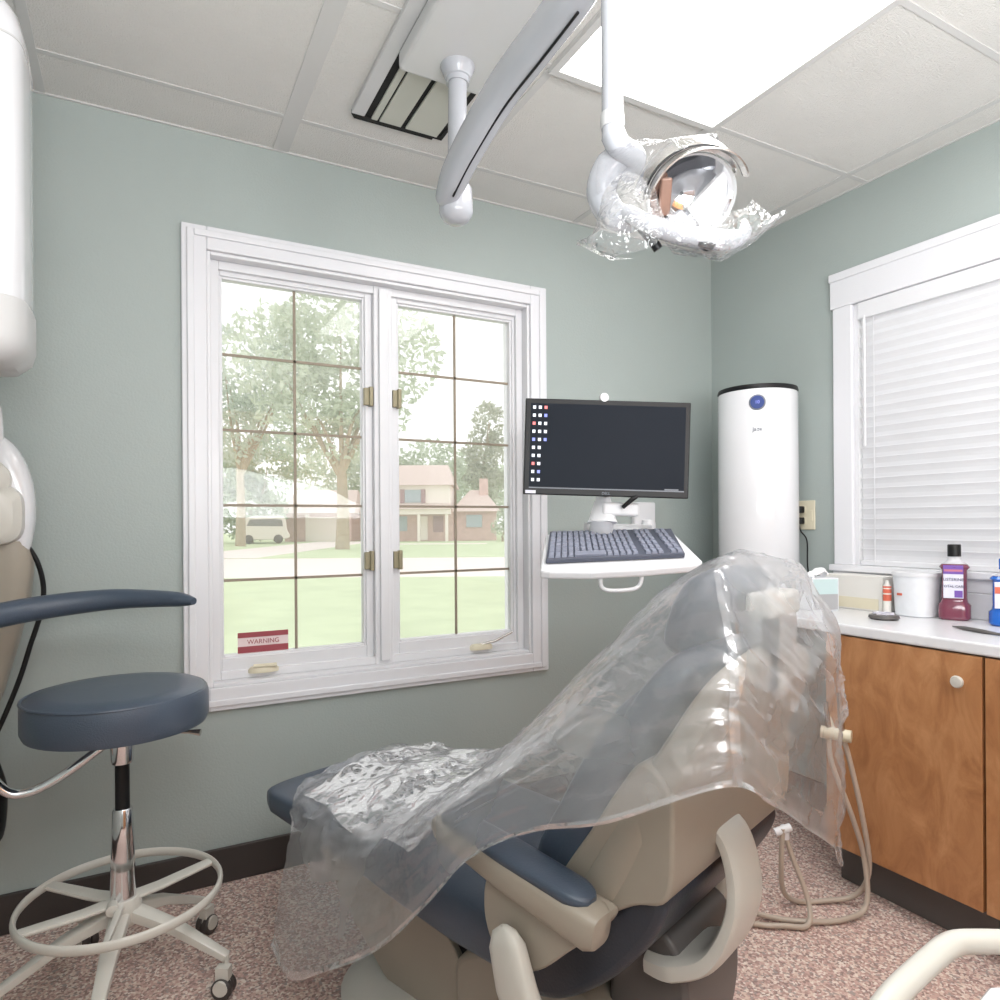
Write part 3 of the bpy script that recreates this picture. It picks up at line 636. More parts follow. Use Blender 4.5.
bm = box(BM(), -hw+.006, -hw+.036, -hh+.003, -hh+.012, 0, .0008, MM); obj('asset_label', bm, 'label_white', mo, smooth=False)
text('DELL', .011, MM @ Matrix.Translation((0, -hh+.008, .0008)), 'ink', mo)
obj('camera_knob', lathe(BM(), [(0, -.01), (.012, -.01), (.014, 0), (.012, .012), (0, .014)], (0, 0, 0), 18, MM @ Matrix.Translation((-.012, hh+.008, -.01))), 'white_plastic', mo, label='small round white knob on the top edge')

# ------------------------------------------------------------------ counter, cabinets
XF = 1.97
ct = origin(obj('countertop', prism(BM(), [(1.948, -.45), (1.948, 2.16), (XR-.001, 2.16), (XR-.001, -.45)], .812, .845, 'z'), 'counter', smooth=False, bevel=.006), (2.19, 1.0, .812)); tag(ct, 'long white laminate countertop under the blinds', 'countertop')
obj('splash_strip', box(BM(), XR-.019, XR-.001, -.45, 2.16, .8455, .9295), 'counter', ct, local=False, smooth=False, bevel=.003)
bpy.data.objects['splash_strip'].data.transform(Matrix.Translation((-2.19, -1.0, -.812)))
def cabinet(y0, y1, label):
    c = thing('base_cabinet', label, 'cabinet', (2.19, (y0+y1)/2, 0), 0)
    obj('body', box(BM(), XF+.002, XR-.014, y0+.001, y1-.001, .13, .811), 'toekick', c, smooth=False)
    obj('toe_kick', box(BM(), XF+.055, XR-.014, y0+.001, y1-.001, .001, .13), 'toekick', c, smooth=False)
    d = obj('door', box(BM(), XF-.018, XF+.001, y0+.004, y1-.003, .135, .807), 'wood', c, smooth=False, bevel=.0015)
    obj('knob', lathe(BM(), [(0, 0), (.006, 0), (.006, .010), (.015, .014), (.017, .02), (.014, .026), (0, .028)], (0, 0, 0), 20, frame_mtx((XF-.018, y0+.055, .735), (0, -1, 0), (0, 0, 1)) if True else None), 'beige_light', d, label='small pale round knob')
    return c
c1 = cabinet(.975, 1.44, 'birch base cabinet with a pale knob, at the left end of the row')
c2 = cabinet(.51, .974, 'birch base cabinet cut off by the right edge of the frame')
c3 = None
obj('end_panel', box(BM(), XF+.002, XR-.014, 1.44, 1.452, .13, .811), M['wood'], c1, smooth=False)
obj('counter_support', box(BM(), 2.0, XR-.002, 2.135, 2.153, .001, .8115), 'white_plastic', None, smooth=False)
o_ = bpy.data.objects['counter_support']; o_.parent = ct; o_.data.transform(Matrix.Translation((-2.19, -1.0, -.812)))

LBL = ['nearest the front window', 'in the middle', 'nearest the right wall']
for (x_, y_, _), lb in zip(WALLCABS, LBL):  # unseen cabinets added so the lamp's mirror bowl reflects brown
    c_ = thing('tall_cabinet', 'tall birch cabinet behind the camera, '+lb, 'cabinet', (x_, y_, 0), 0, 'tall cabinets behind the camera')
    obj('body', box(BM(), x_-.245, x_+.245, YF+.013, YF+.4, .001, 2.2), 'wood', c_, smooth=False)
    d_ = obj('door', box(BM(), x_-.24, x_+.24, YF+.401, YF+.42, .1, 2.19), 'wood', c_, smooth=False, bevel=.002)
    obj('knob', lathe(BM(), [(0, 0), (.006, 0), (.006, .01), (.016, .016), (.012, .026), (0, .028)], (0, 0, 0), 16, frame_mtx((x_-.19, YF+.42, 1.0), (-1, 0, 0), (0, 0, 1))), 'beige_light', d_)
# purifier
pc = (2.25, 1.965, .846)
pu = thing('air_purifier', 'tall white cylindrical air purifier standing in the room corner', 'air purifier', pc)
pr_ = .156
body = obj('body', lathe(BM(), [(0, .012), (pr_-.004, .012), (pr_, .02), (pr_, 0.842), (pr_-.003, 0.846), (0, 0.846)], pc, 64), 'white_enamel', pu)
obj('top_ring', lathe(BM(), [(pr_-.03, 0.846), (pr_-.001, 0.846), (pr_+.001, 0.852), (pr_-.002, 0.864), (pr_-.03, 0.864)], pc, 64), 'black', pu)
obj('top_grille', lathe(BM(), [(0, 0.846), (pr_-.03, 0.846), (pr_-.03, 0.860), (0, 0.860)], pc, 48), 'grey_white', pu)
obj('foot_ring', lathe(BM(), [(0, 0), (pr_-.006, 0), (pr_-.006, .012), (0, .012)], pc, 48), 'black', pu)
dirc = Vector((-pc[0], -pc[1], 0)).normalized(); tg = Vector((-dirc.y, dirc.x, 0))
fc = Vector(pc)+dirc*pr_
dm = frame_mtx(fc+Vector((0, 0, .79))-dirc*.004, tg, (0, 0, 1))
obj('display_rim', lathe(BM(), [(0, 0), (.031, 0), (.031, .006), (.026, .0075), (0, .0075)], (0, 0, 0), 36, dm), 'ink', pu)
obj('display', lathe(BM(), [(0, .0072), (.026, .0072), (.025, .0088), (0, .0088)], (0, 0, 0), 36, dm), 'navy', pu, label='round dark blue display')
text('10', .018, dm @ Matrix.Translation((0, 0, .009)), 'icon_blue', pu, 'display_digits')
text('Jade', .022, dm @ Matrix.Translation((0, -.105, .0062)), 'ink', pu)
obj('side_vents', prism(BM(), [(-.002, .70), (.002, .70), (.002, .75), (-.002, .75)], 0, .004, 'x', frame_mtx(Vector(pc)+tg*pr_*.999, tg, dirc)), 'black', pu, smooth=False)

# outlet and cord
ou = thing('wall_outlet', 'ivory wall outlet between the air purifier and the right window', 'outlet', (XR-.004, 1.87, 1.19))
obj('cover_plate', box(BM(), XR-.007, XR-.0005, 1.828, 1.905, 1.135, 1.255), 'ivory', ou, smooth=False, bevel=.003)
for z in (1.172, 1.218):
    s_ = obj('socket', box(BM(), XR-.010, XR-.006, 1.868, 1.898, z-.015, z+.015), 'ivory', ou, smooth=False, bevel=.003)
bm = BM(); box(bm, XR-.009, XR-.006, 1.838, 1.850, 1.17, 1.215); obj('switch_rocker', bm, 'ivory', ou, smooth=False, bevel=.002)
cd = tube(BM(), [(XR-.03, 1.885, 1.168), (XR-.035, 1.872, 1.13), (XR-.02, 1.855, 1.09), (XR-.024, 1.85, .99), (XR-.026, 1.835, .90), (XR-.028, 1.83, .8485)], .0028, 8, smooth=6)
cdo = thing('power_cord', 'black power cords plugged into the ivory outlet', 'cord', (XR-.02, 1.88, 1.17))
obj('cable', cd, 'black', cdo)
for z in (1.172, 1.218): obj('plug', box(BM(), XR-.036, XR-.0105, 1.871, 1.897, z-.014, z+.014), 'black', cdo, smooth=False, bevel=.005)

# counter things
ZT = .8455
tb = thing('tissue_box', 'grey white and aqua tissue box with white tissues sticking out', 'tissue box', (2.20, 1.655, ZT), R(-20))
obj('carton', box(BM(), -.052, .052, -.052, .052, 0, .118), 'card_white', tb, local=True, smooth=False, bevel=.002)
obj('aqua_panel', box(BM(), -.048, .048, -.0527, -.0520, .060, .114), 'aqua', tb, local=True, smooth=False)
obj('grey_panel', box(BM(), -.048, .048, -.0527, -.0520, .004, .060), 'card_grey', tb, local=True, smooth=False)
bm = BM(); patch(bm, [[(-.04, .0, .115), (-.03, .012, .13), (.0, .01, .128), (.03, .0, .118)], [(-.035, -.01, .117), (-.015, .0, .145), (.015, .0, .150), (.04, -.01, .13)], [(-.03, -.02, .117), (-.01, -.02, .132), (.02, -.02, .14), (.03, -.02, .12)]], 6, .006, 60); obj('tissue', bm, 'tissue', tb, local=True)
bx_ = thing('glove_box', 'cream white box against the wall beside the tissue box', 'box', (2.355, 1.56, ZT))
obj('carton', box(BM(), 2.31, 2.398, 1.475, 1.70, ZT, ZT+.125), 'cream', bx_, smooth=False, bevel=.003)
obj('lower_band', box(BM(), 2.3088, 2.31, 1.49, 1.69, ZT+.006, ZT+.045), 'ivory', bx_, smooth=False)
tubeo = thing('syringe_tube', 'slim tube with orange red print standing left of the white tub', 'tube', (2.30, 1.452, ZT))
obj('barrel', lathe(BM(), [(0, 0), (.012, 0), (.013, .01), (.013, .095), (.006, .105), (.006, .115), (0, .115)], (2.30, 1.452, ZT), 20), 'cream', tubeo)
bm = BM()
for z, h in ((.045, .022), (.072, .014), (.090, .006)): lathe(bm, [(.0125, z), (.0136, z), (.0136, z+h), (.0125, z+h)], (2.30, 1.452, ZT), 20)
obj('printed_bands', bm, 'orange', tubeo)
tub = thing('storage_tub', 'frosted white tub with faint red print beside the purple bottle', 'tub', (2.33, 1.375, ZT))
obj('shell', rbox_z([(ZT, 2.335, 1.372, .052, .056, 2.6), (ZT+.004, 2.335, 1.372, .056, .060, 2.6), (ZT+.135, 2.335, 1.372, .062, .066, 2.6)]), 'card_white', tub)
obj('lid', rbox_z([(ZT+.1352, 2.335, 1.372, .065, .069, 2.6), (ZT+.148, 2.335, 1.372, .065, .069, 2.6)]), 'white_plastic', tub)
obj('red_mark', box(BM(), 2.2745, 2.2758, 1.385, 1.402, ZT+.07, ZT+.078, None), 'orange', tub, smooth=False)
bm = lathe(BM(), [(0, 0), (.04, 0), (.046, .006), (.044, .014), (.03, .017), (0, .018)], (2.16, 1.375, ZT), 28)
dish = origin(obj('retainer_case', bm, 'toekick', None), (2.16, 1.375, ZT)); tag(dish, 'small round grey case lying near the counter edge', 'case')
bm = BM()
for k in range(7):
    a = k*.9; box(bm, -.013, .013, -.0045, .0045, .0165, .0215, Matrix.Translation((.022*math.cos(a), .022*math.sin(a), 0)) @ Matrix.Rotation(a+1.2, 4, 'Z'))
obj('pale_marks', bm, 'label_white', dish, local=True, smooth=False)
def bottle(name, label, cx0, cy0, liq, cap, hgt, w_, d_, rz):
    b = thing(name, label, 'bottle', (cx0, cy0, ZT), rz)
    def rb(secs, m_, nm, par=b, **k): return obj(nm, rings(BM(), [[Vector((a, c, z)) for a, c in sell(hw_, hd_, ex, 28)] for z, hw_, hd_, ex in secs]), m_, par, local=True, **k)
    rb([(0, w_*.85, d_*.85, 3), (.006, w_, d_, 3), (hgt*.20, w_, d_, 3), (hgt*.24, w_*.82, d_*.9, 3), (hgt*.30, w_*.78, d_*.88, 3), (hgt*.66, w_*.78, d_*.88, 3), (hgt*.70, w_*.95, d_, 3), (hgt*.74, w_*.8, d_*.9, 2.6)], liq, 'body')
    rb([(hgt*.745, w_*.78, d_*.88, 2.6), (hgt*.78, w_*.45, d_*.6, 2.2), (hgt*.82, w_*.38, w_*.38, 2), (hgt*.84, w_*.36, w_*.36, 2)], 'clear', 'neck')
    rb([(hgt*.84, w_*.42, w_*.42, 2), (hgt*.99, w_*.42, w_*.42, 2), (hgt, w_*.39, w_*.39, 2)], cap, 'cap')
    return b
b1 = bottle('mouthwash_bottle', 'purple mouthwash bottle with a black cap in front of the blinds', 2.345, 1.255, 'purple', 'black', .245, .045, .032, R(-62))
LF = Matrix.Translation((0, -.030, 0))
def lp(b, nm, x0, x1, z0, z1, m_, y=-.0315): return obj(nm, box(BM(), x0, x1, y-.0006, y+.004, z0, z1), m_, b, local=True, smooth=False)
l1 = lp(b1, 'label', -.030, .024, .072, .16, 'label_white', -.0300)
obj('label_band', box(BM(), -.030, .024, -.0318, -.0306, .150, .178), 'label_purple', l1, local=True, smooth=False)
obj('label_stripe', box(BM(), -.028, .022, -.0320, -.0318, .158, .165), 'label_pink', l1, local=True, smooth=False)
obj('label_swirl', box(BM(), .0, .022, -.0320, -.0307, .075, .097), 'label_purple', l1, local=True, smooth=False)
def ltext(s, size, b, x, z, y, m_, par):
    mw = ROOT[b] @ frame_mtx((x, y, z), (1, 0, 0), (0, 0, 1)); return text(s, size, mw, m_, par)
ltext('LISTERINE', .0125, b1, -.003, .132, -.0312, 'ink_dark', l1); ltext('TOTAL CARE', .0105, b1, -.003, .110, -.0312, 'ink_dark', l1)
b2 = bottle('rinse_bottle', 'bright blue rinse bottle cut off by the right edge of the frame', 2.335, 1.10, 'blue_liquid', 'blue_liquid', .205, .045, .032, R(-55))
l2 = lp(b2, 'label', -.034, .024, .055, .135, 'label_white', -.0300)
obj('label_band', box(BM(), -.034, .024, -.0318, -.0306, .10, .12), 'orange', l2, local=True, smooth=False)
pm = thing('dental_mirror', 'slim dark metal instrument lying near the counter edge below the bottles', 'instrument', (2.13, 1.10, ZT))
obj('handle', tube(BM(), [(2.165, 1.165, ZT+.004), (2.14, 1.12, ZT+.006), (2.12, 1.06, ZT+.006), (2.11, 1.0, ZT+.004)], [.0015, .008, .008, .003], 10, r2=[.0015, .006, .006, .003], up=(0, 0, 1)), 'toekick', pm)

# hoses and holder in front of the cabinet
hh_ = thing('hose_holder', 'white suction hose holder on the side of the birch cabinet', 'holder', (1.81, 1.31, .54))
obj('holder_bar', rod(BM(), (1.79, 1.335, .542), (1.825, 1.262, .540), .018, 18), 'ivory', hh_)
obj('holder_arm', tube(BM(), [(1.81, 1.31, .54), (1.90, 1.385, .54), (1.985, 1.462, .54), (2.02, 1.462, .54)], .009, 12), 'ivory', hh_)
hose_paths = [
 ([(1.812, 1.285, .545), (1.83, 1.275, .48), (1.87, 1.26, .30), (1.915, 1.27, .13), (1.91, 1.31, .035), (1.84, 1.36, .012), (1.76, 1.40, .012), (1.70, 1.40, .06), (1.68, 1.39, .16), (1.675, 1.38, .26)], 'pale suction hose hanging nearest the cabinet and looping on the carpet'),
 ([(1.800, 1.315, .545), (1.80, 1.31, .46), (1.85, 1.28, .30), (1.90, 1.275, .16), (1.885, 1.26, .035), (1.80, 1.27, .012), (1.70, 1.31, .013), (1.62, 1.38, .013), (1.52, 1.44, .05), (1.44, 1.48, .13)], 'pale suction hose in the wider loop running to the chair base'),
 ([(1.69, 1.385, .235), (1.705, 1.37, .17), (1.72, 1.33, .06), (1.68, 1.30, .014), (1.62, 1.33, .013), (1.55, 1.38, .014), (1.47, 1.43, .05)], 'short pale hose curling down from the small white fitting')]
for p, lb in hose_paths:
    h_ = tag(origin(obj('suction_hose', tube(BM(), p, .0075, 12, smooth=8), 'hose'), p[0]), lb, 'hose', 'suction hoses by the cabinet')
for p, q in (((1.812, 1.283, .55), (1.81, 1.29, .665)), ((1.800, 1.318, .55), (1.797, 1.325, .63))):
    tg_ = thing('suction_handpiece', 'slim steel handpiece standing in the white hose holder', 'handpiece', p, 0, 'handpieces in the hose holder')
    obj('barrel', tube(BM(), [p, q], [.009, .0075], 14), 'steel', tg_); 
fit = thing('hose_fitting', 'small white two-ended hose fitting behind the chair', 'fitting', (1.68, 1.385, .25))
bm = BM(); rod(bm, (1.66, 1.395, .245), (1.70, 1.372, .262), .012, 16); rod(bm, (1.69, 1.385, .262), (1.69, 1.385, .225), .013, 16); obj('connector', bm, 'white_plastic', fit)

# ------------------------------------------------------------------ dental chair
CR = math.atan2(.34, .94)
dc = thing('dental_chair', 'slate blue reclined dental chair with warm grey shell under clear plastic', 'dental chair', (.7616, 1.3916, 0), CR)
def CO(name, bm, m_, par=dc, **k): return obj(name, bm, m_, par, local=True, **k)
# base plate
CO('base_plate', rings(BM(), [[Vector((a, b-.03, z)) for a, b in sell(hw_, hl, 3.2, 48)] for z, hw_, hl in ((.001, .28, .47), (.02, .285, .475), (.04, .27, .46), (.055, .22, .41))]), 'beige_light')
# lift link, front cover and pedestal
CO('front_cover', prism(BM(), smoothpoly([(.60, .335), (.56, .29), (.44, .17), (.33, .09), (.24, .045), (.0, .045), (-.04, .12), (.03, .22), (.12, .29), (.22, .33)], 5), -.15, .15), 'beige', bevel=.012)
CO('rear_cover', prism(BM(), smoothpoly([(.02, .20), (-.06, .05), (-.40, .05), (-.42, .16), (-.37, .26), (-.25, .30), (-.08, .28)], 5), -.17, .17), 'beige', bevel=.015)
CO('bellows', prism(BM(), [(.10, .26), (.0, .06), (-.10, .06), (-.05, .27)], -.135, .135), 'black')  # black block standing in for the shade in the gap between covers
CO('pivot_link', prism(BM(), smoothpoly([(-.36, .10), (-.46, .14), (-.50, .28), (-.49, .40), (-.44, .44), (-.38, .40), (-.34, .28)], 5), -.11, .11), 'toekick', bevel=.01)
# seat + leg rest cushion
def cushion(secs, ex=4, seg=32, rad=None):
    """secs: (y, zc, hw, ht) sections across x"""
    return rings(BM(), [[Vector((a, y, zc+b)) for a, b in sell(hw_, ht, ex, seg)] for y, zc, hw_, ht in secs])
CO('seat_cushion', cushion([(.745, .405, .12, .008), (.738, .405, .19, .022), (.715, .404, .222, .032), (.67, .402, .238, .038), (.55, .404, .245, .044), (.40, .405, .247, .052), (.25, .397, .249, .062), (.10, .385, .25, .070), (-.05, .375, .25, .074), (-.18, .372, .25, .070), (-.28, .39, .245, .055), (-.33, .41, .235, .03)], 5), 'blue')
# back: lofted along a line in (y, z)
def along(name, pts, m_, ex=4, par=dc, seg=32, **k):
    """pts: (y, z, hw, front, back) ring perpendicular to the back direction"""
    rs = []
    cols_ = list(zip(*pts)); q3 = smoothpath([(a_, b_, c_) for a_, b_, c_ in zip(*cols_[:3])], 3); q2 = smoothpath([(a_, b_, 0) for a_, b_ in zip(*cols_[3:])], 3)
    pts = [(a_.x, a_.y, max(a_.z, .004), b_.x, b_.y) for a_, b_ in zip(q3, q2)]
    n = len(pts)
    for i, (y, z, hw_, fr_, bk_) in enumerate(pts):
        a = Vector((0, pts[min(i+1, n-1)][0]-pts[max(i-1, 0)][0], pts[min(i+1, n-1)][1]-pts[max(i-1, 0)][1])).normalized()
        nn = Vector((0, a.z, -a.y))    # points to the front (toward the feet, up)
        c_ = Vector((0, y, z))+nn*(fr_-bk_)/2; hh2 = (fr_+bk_)/2
        rs.append([c_+Vector((p, 0, 0))+nn*q for p, q in sell(hw_, hh2, ex, seg)])
    return CO(name, rings(BM(), rs), m_, par, **k)
along('back_cushion', [(-.27, .42, .22, .02, .01), (-.285, .45, .235, .05, .025), (-.33, .54, .25, .058, .026), (-.39, .65, .25, .06, .026), (-.45, .76, .245, .06, .025), (-.51, .86, .235, .058, .022), (-.545, .92, .21, .05, .02), (-.56, .945, .17, .032, .015), (-.567, .955, .10, .01, .01)], 'blue')
for s_ in (-1, 1):
    along('back_bolster', [(-.32, .50, .012, .02, .0), (-.33, .54, .028, .068, .0), (-.39, .65, .028, .07, .0), (-.45, .76, .026, .068, .0), (-.49, .83, .020, .062, .0), (-.515, .875, .008, .045, .0)], 'blue', 3, seg=16)
    o_ = [o for o in dc.children if o.name.startswith('back_bolster')][-1]
    o_.data.transform(Matrix.Shear('XZ', 4, (0, 0)) if False else Matrix())
    for v in o_.data.vertices:
        v.co.x += s_*(.222-(max(v.co.z, .75)-.75)*.12)
# shell behind
along('back_shell', [(-.30, .42, .22, -.01, .04), (-.31, .45, .24, -.005, .06), (-.34, .52, .254, -.004, .085), (-.40, .63, .256, -.006, .09), (-.46, .74, .250, -.008, .085), (-.52, .84, .238, -.008, .075), (-.56, .91, .21, -.008, .06), (-.58, .945, .16, -.01, .045), (-.588, .96, .08, -.012, .03)], 'beige', 6)
CO('shell_lower', prism(BM(), smoothpoly([(-.335, .56), (-.30, .49), (-.245, .375), (-.29, .385), (-.40, .495), (-.48, .555), (-.53, .575), (-.548, .61), (-.552, .68), (-.548, .75), (-.50, .79), (-.455, .74), (-.40, .655)], 5), -.2515, .2515), 'beige', bevel=.015)
CO('pivot_shroud', prism(BM(), smoothpoly([(-.16, .335), (-.22, .305), (-.32, .325), (-.42, .40), (-.50, .495), (-.53, .565), (-.49, .58), (-.40, .50), (-.30, .43), (-.2, .40)], 6), -.243, .243), 'blue_dark', bevel=.015, label='dark slate skirt under the seat back')
# headrest
hr = along('headrest', [(-.49, .935, .10, .025, .02), (-.497, .95, .135, .045, .028), (-.525, 1.01, .148, .052, .03), (-.543, 1.06, .135, .042, .03), (-.547, 1.085, .09, .02, .02)], 'blue', 3)
CO('headrest_bracket', box(BM(), -.035, .105, -.625, -.575, 1.0, 1.045), 'beige_light', hr, smooth=False, bevel=.01)
CO('bracket_arm', tube(BM(), [(-.02, -.61, 1.02), (-.02, -.615, .93), (-.01, -.61, .88)], .012, 12), 'black', hr)
CO('glide_bar', box(BM(), .01, .09, -.622, -.592, .875, 1.01), 'steel', hr, smooth=False, bevel=.004)
CO('lock_knob', lathe(BM(), [(0, 0), (.022, 0), (.024, .01), (.02, .022), (0, .025)], (0, 0, 0), 20, frame_mtx((.02, -.60, .885), (1, 0, 0), (0, 0, 1))), 'beige_light', hr)
# armrests
for s_ in (-1, 1):
    def ax(x): return s_*x
    a0 = Vector((ax(.30), -.09, .592)); a1 = Vector((ax(.30), -.44, .530))
    ar = CO('armrest', tube(BM(), [a0+Vector((0, .015, .003)), a0+Vector((0, .011, .002)), a0+Vector((0, -.01, -.002)), a0.lerp(a1, .5), a1, a1+Vector((0, -.014, -.002)), a1+Vector((0, -.018, -.003))], [.004, .018, .030, .036, .034, .026, .006], 20, smooth=0, r2=[.004, .012, .019, .030, .033, .027, .006], up=(0, 0, 1), ex=3.5), 'beige')
    b0 = Vector((ax(.297), -.10, .614)); b1 = Vector((ax(.297), -.435, .566))
    CO('arm_pad', tube(BM(), [b0, b0.lerp(b1, .08), b0.lerp(b1, .5), b0.lerp(b1, .9), b1], [.010, .028, .036, .034, .012], 20, smooth=5, r2=[.006, .012, .015, .015, .006], up=(0, 0, 1), ex=2.6), 'blue', ar)
    CO('arm_support', prism(BM(), smoothpoly([(-.235, .55), (-.215, .49), (-.235, .43), (-.285, .405), (-.34, .425), (-.40, .48), (-.455, .535), (-.44, .555), (-.34, .555)], 5), ax(.255), ax(.318)), 'beige', ar, bevel=.012)
    CO('side_link', tube(BM(), [(ax(.342), -.285, .490), (ax(.342), -.287, .482), (ax(.342), -.293, .46), (ax(.345), -.315, .40), (ax(.34), -.345, .33), (ax(.32), -.35, .22), (ax(.28), -.33, .12), (ax(.22), -.30, .06)], [.008, .024, .036, .040, .040, .038, .034, .03], 20, smooth=0, r2=[.006, .012, .018, .02, .02, .02, .02, .02], up=(1, 0, 0), ex=3), 'beige_light', ar)
# rear C shaped accessory bracket
CO('rear_bracket', tube(BM(), [(-.05, -.50, .66), (-.05, -.555, .63), (-.05, -.578, .56), (-.05, -.572, .49), (-.05, -.535, .42), (-.055, -.47, .385), (-.06, -.42, .38)], [.010, .012, .012, .014, .018, .022, .02], 20, smooth=7, r2=[.045, .05, .055, .065, .075, .08, .07], up=(1, 0, 0), ex=4), 'beige_light')
CO('tubing_clip', tube(BM(), [(.13, -.50, .735), (.14, -.515, .70), (.135, -.51, .67)], [.008, .016, .009], 12, smooth=4), 'ivory')
CO('release_lever', box(BM(), -.268, -.262, -.33, -.255, .43, .437, Matrix.Rotation(R(0), 4, 'X')), 'white_plastic', smooth=False)

# ------------------------------------------------------------------ plastic sheet over the chair (chair's own frame)
MCH = ROOT[dc]
def g(*pts): return [MCH @ Vector(p) for p in pts]
rows = [
 g((-.36, .44, .17), (-.325, .45, .30), (-.272, .50, .415), (-.20, .59, .462), (0, .64, .468), (.20, .66, .462), (.262, .66, .40), (.275, .66, .33)),
 g((-.40, .30, .17), (-.35, .32, .31), (-.275, .38, .43), (-.20, .45, .475), (0, .48, .482), (.20, .48, .475), (.268, .48, .40), (.28, .48, .33)),
 g((-.40, .16, .245), (-.355, .19, .35), (-.285, .25, .44), (-.20, .28, .485), (0, .30, .505), (.20, .30, .505), (.28, .30, .42), (.30, .30, .35)),
 g((-.385, .00, .35), (-.355, .04, .43), (-.30, .08, .50), (-.18, .11, .53), (0, .12, .55), (.20, .14, .585), (.31, .10, .50), (.32, .10, .42)),
 g((-.375, -.13, .48), (-.36, -.10, .55), (-.325, -.07, .61), (-.17, -.06, .64), (0, -.02, .66), (.20, .0, .715), (.33, -.06, .635), (.345, -.06, .54)),
 g((-.37, -.24, .60), (-.355, -.20, .64), (-.31, -.19, .70), (-.17, -.20, .77), (0, -.17, .80), (.20, -.12, .84), (.32, -.20, .72), (.345, -.22, .6)),
 g((-.355, -.36, .675), (-.335, -.34, .73), (-.29, -.34, .80), (-.16, -.33, .89), (0, -.30, .92), (.18, -.27, .95), (.29, -.34, .84), (.31, -.38, .72)),
 g((-.335, -.49, .72), (-.305, -.47, .80), (-.25, -.46, .90), (-.14, -.44, 1.01), (0, -.42, 1.04), (.15, -.39, 1.04), (.24, -.46, .95), (.27, -.50, .84)),
 g((-.26, -.64, .79), (-.235, -.625, .87), (-.20, -.61, .96), (-.13, -.56, 1.08), (0, -.53, 1.104), (.12, -.51, 1.095), (.19, -.54, 1.03), (.22, -.56, .96)),
 g((-.16, -.665, .74), (-.165, -.66, .82), (-.16, -.655, .92), (-.12, -.60, 1.05), (-.02, -.59, 1.102), (.10, -.575, 1.095), (.17, -.58, 1.045), (.20, -.585, .99)),
 g((-.02, -.665, .66), (-.03, -.67, .75), (-.04, -.67, .86), (-.05, -.655, .97), (-.01, -.645, 1.05), (.08, -.63, 1.085), (.15, -.62, 1.07), (.19, -.61, 1.03)),
 g((.12, -.66, .58), (.09, -.67, .68), (.06, -.675, .79), (.05, -.67, .89), (.06, -.665, .97), (.11, -.65, 1.02), (.16, -.64, 1.02), (.20, -.625, 1.0)),
 g((.255, -.65, .485), (.20, -.665, .62), (.165, -.67, .74), (.165, -.675, .83), (.165, -.675, .90), (.185, -.665, .94), (.205, -.655, .955), (.225, -.64, .955)),
 g((.245, -.645, .52), (.215, -.655, .66), (.19, -.665, .76), (.235, -.665, .845), (.245, -.665, .865), (.245, -.66, .88), (.245, -.65, .89), (.25, -.64, .90)),
]
def sheet_mesh(rows, n):
    rws = [smoothpath(r_, n) for r_ in rows]
    cols = [smoothpath(list(c), n) for c in zip(*rws)]
    W = len(cols); Hh = len(cols[0]); P = [[cols[i][j] for i in range(W)] for j in range(Hh)]; Q = [[None]*W for _ in range(Hh)]
    for j in range(Hh):
        for i in range(W):
            p = P[j][i]; rr_ = j/n; cc = i/n
            # long folds pulled along the length, sharp crinkles in the lap
            fold = .5-abs(noise.noise(Vector((cc*2.6+rr_*.25, rr_*.42, 3))))*2
            fold2 = .5-abs(noise.noise(Vector((cc*5.0-rr_*.5, rr_*.9, 8))))*2
            cr = .5-abs(noise.noise(p*16+Vector((4, 4, 4))))*2
            cr2 = .5-abs(noise.noise(p*34+Vector((1, 7, 2))))*2
            lap = max(0, min(1, (4.6-rr_)/1.2))*max(0, min(1, (cc-1.2)))
            back = max(0, min(1, (rr_-8.5)/1.5))
            cb = .5-abs(noise.noise(p*8+Vector((2, 5, 2))))*2
            h_ = .005*fold*(1-.5*lap)+.004*fold2+.0012*cr2+lap*(.010*cr+.0045*cr2)+back*(.016*cb+.003*cr)+.004*noise.noise(p*6)
            a = P[min(j+1, Hh-1)][i]-P[max(j-1, 0)][i]; b = P[j][min(i+1, W-1)]-P[j][max(i-1, 0)]
            nn = a.cross(b)
            if nn.length > 1e-9: nn.normalize()
            Q[j][i] = p+nn*h_
    return Q
NN = 12
Q = sheet_mesh(rows, NN); bm = BM()
V = [[bm.verts.new(p) for p in r_] for r_ in Q]; Hh, Wd = len(Q), len(Q[0])
for j in range(Hh-1):
    for i in range(Wd-1): bm.faces.new((V[j][i], V[j][i+1], V[j+1][i+1], V[j+1][i]))
def strip(pts_a, pts_b, off):
    a = [bm.verts.new(p+off) for p in pts_a]; b = [bm.verts.new(p+off) for p in pts_b]
    for k in range(len(a)-1): bm.faces.new((a[k], a[k+1], b[k+1], b[k]))
# a second, crumpled film ply added to whiten the leg rest like highlights
lap = [[MCH @ Vector((x, y, z)) for x, z in ((-.235, .468), (-.15, .50), (-.05, .515), (.06, .515), (.16, .505), (.23, .49))] for y in (.50, .40)]
lap += [[MCH @ Vector((x, y, z)) for x, z in ((-.27, .468), (-.15, .52), (-.05, .545), (.06, .545), (.16, .535), (.23, .52))] for y in (.28, .18)]
lap += [[MCH @ Vector((x, y, z)) for x, z in ((-.29, .50), (-.15, .55), (-.05, .57), (.06, .585), (.16, .595), (.24, .57))] for y in (.09, .02)]
patch(bm, lap, 14, .013, 17, 6)
o1 = Vector((-.003, -.003, .001))
for k in range(0, 2): strip([r_[k] for r_ in Q[:int(9.2*NN)]], [r_[k+1] for r_ in Q[:int(9.2*NN)]], o1*1.0)     # turned-over hem
for k in range(0, 1): strip(Q[k], Q[k+1], o1)
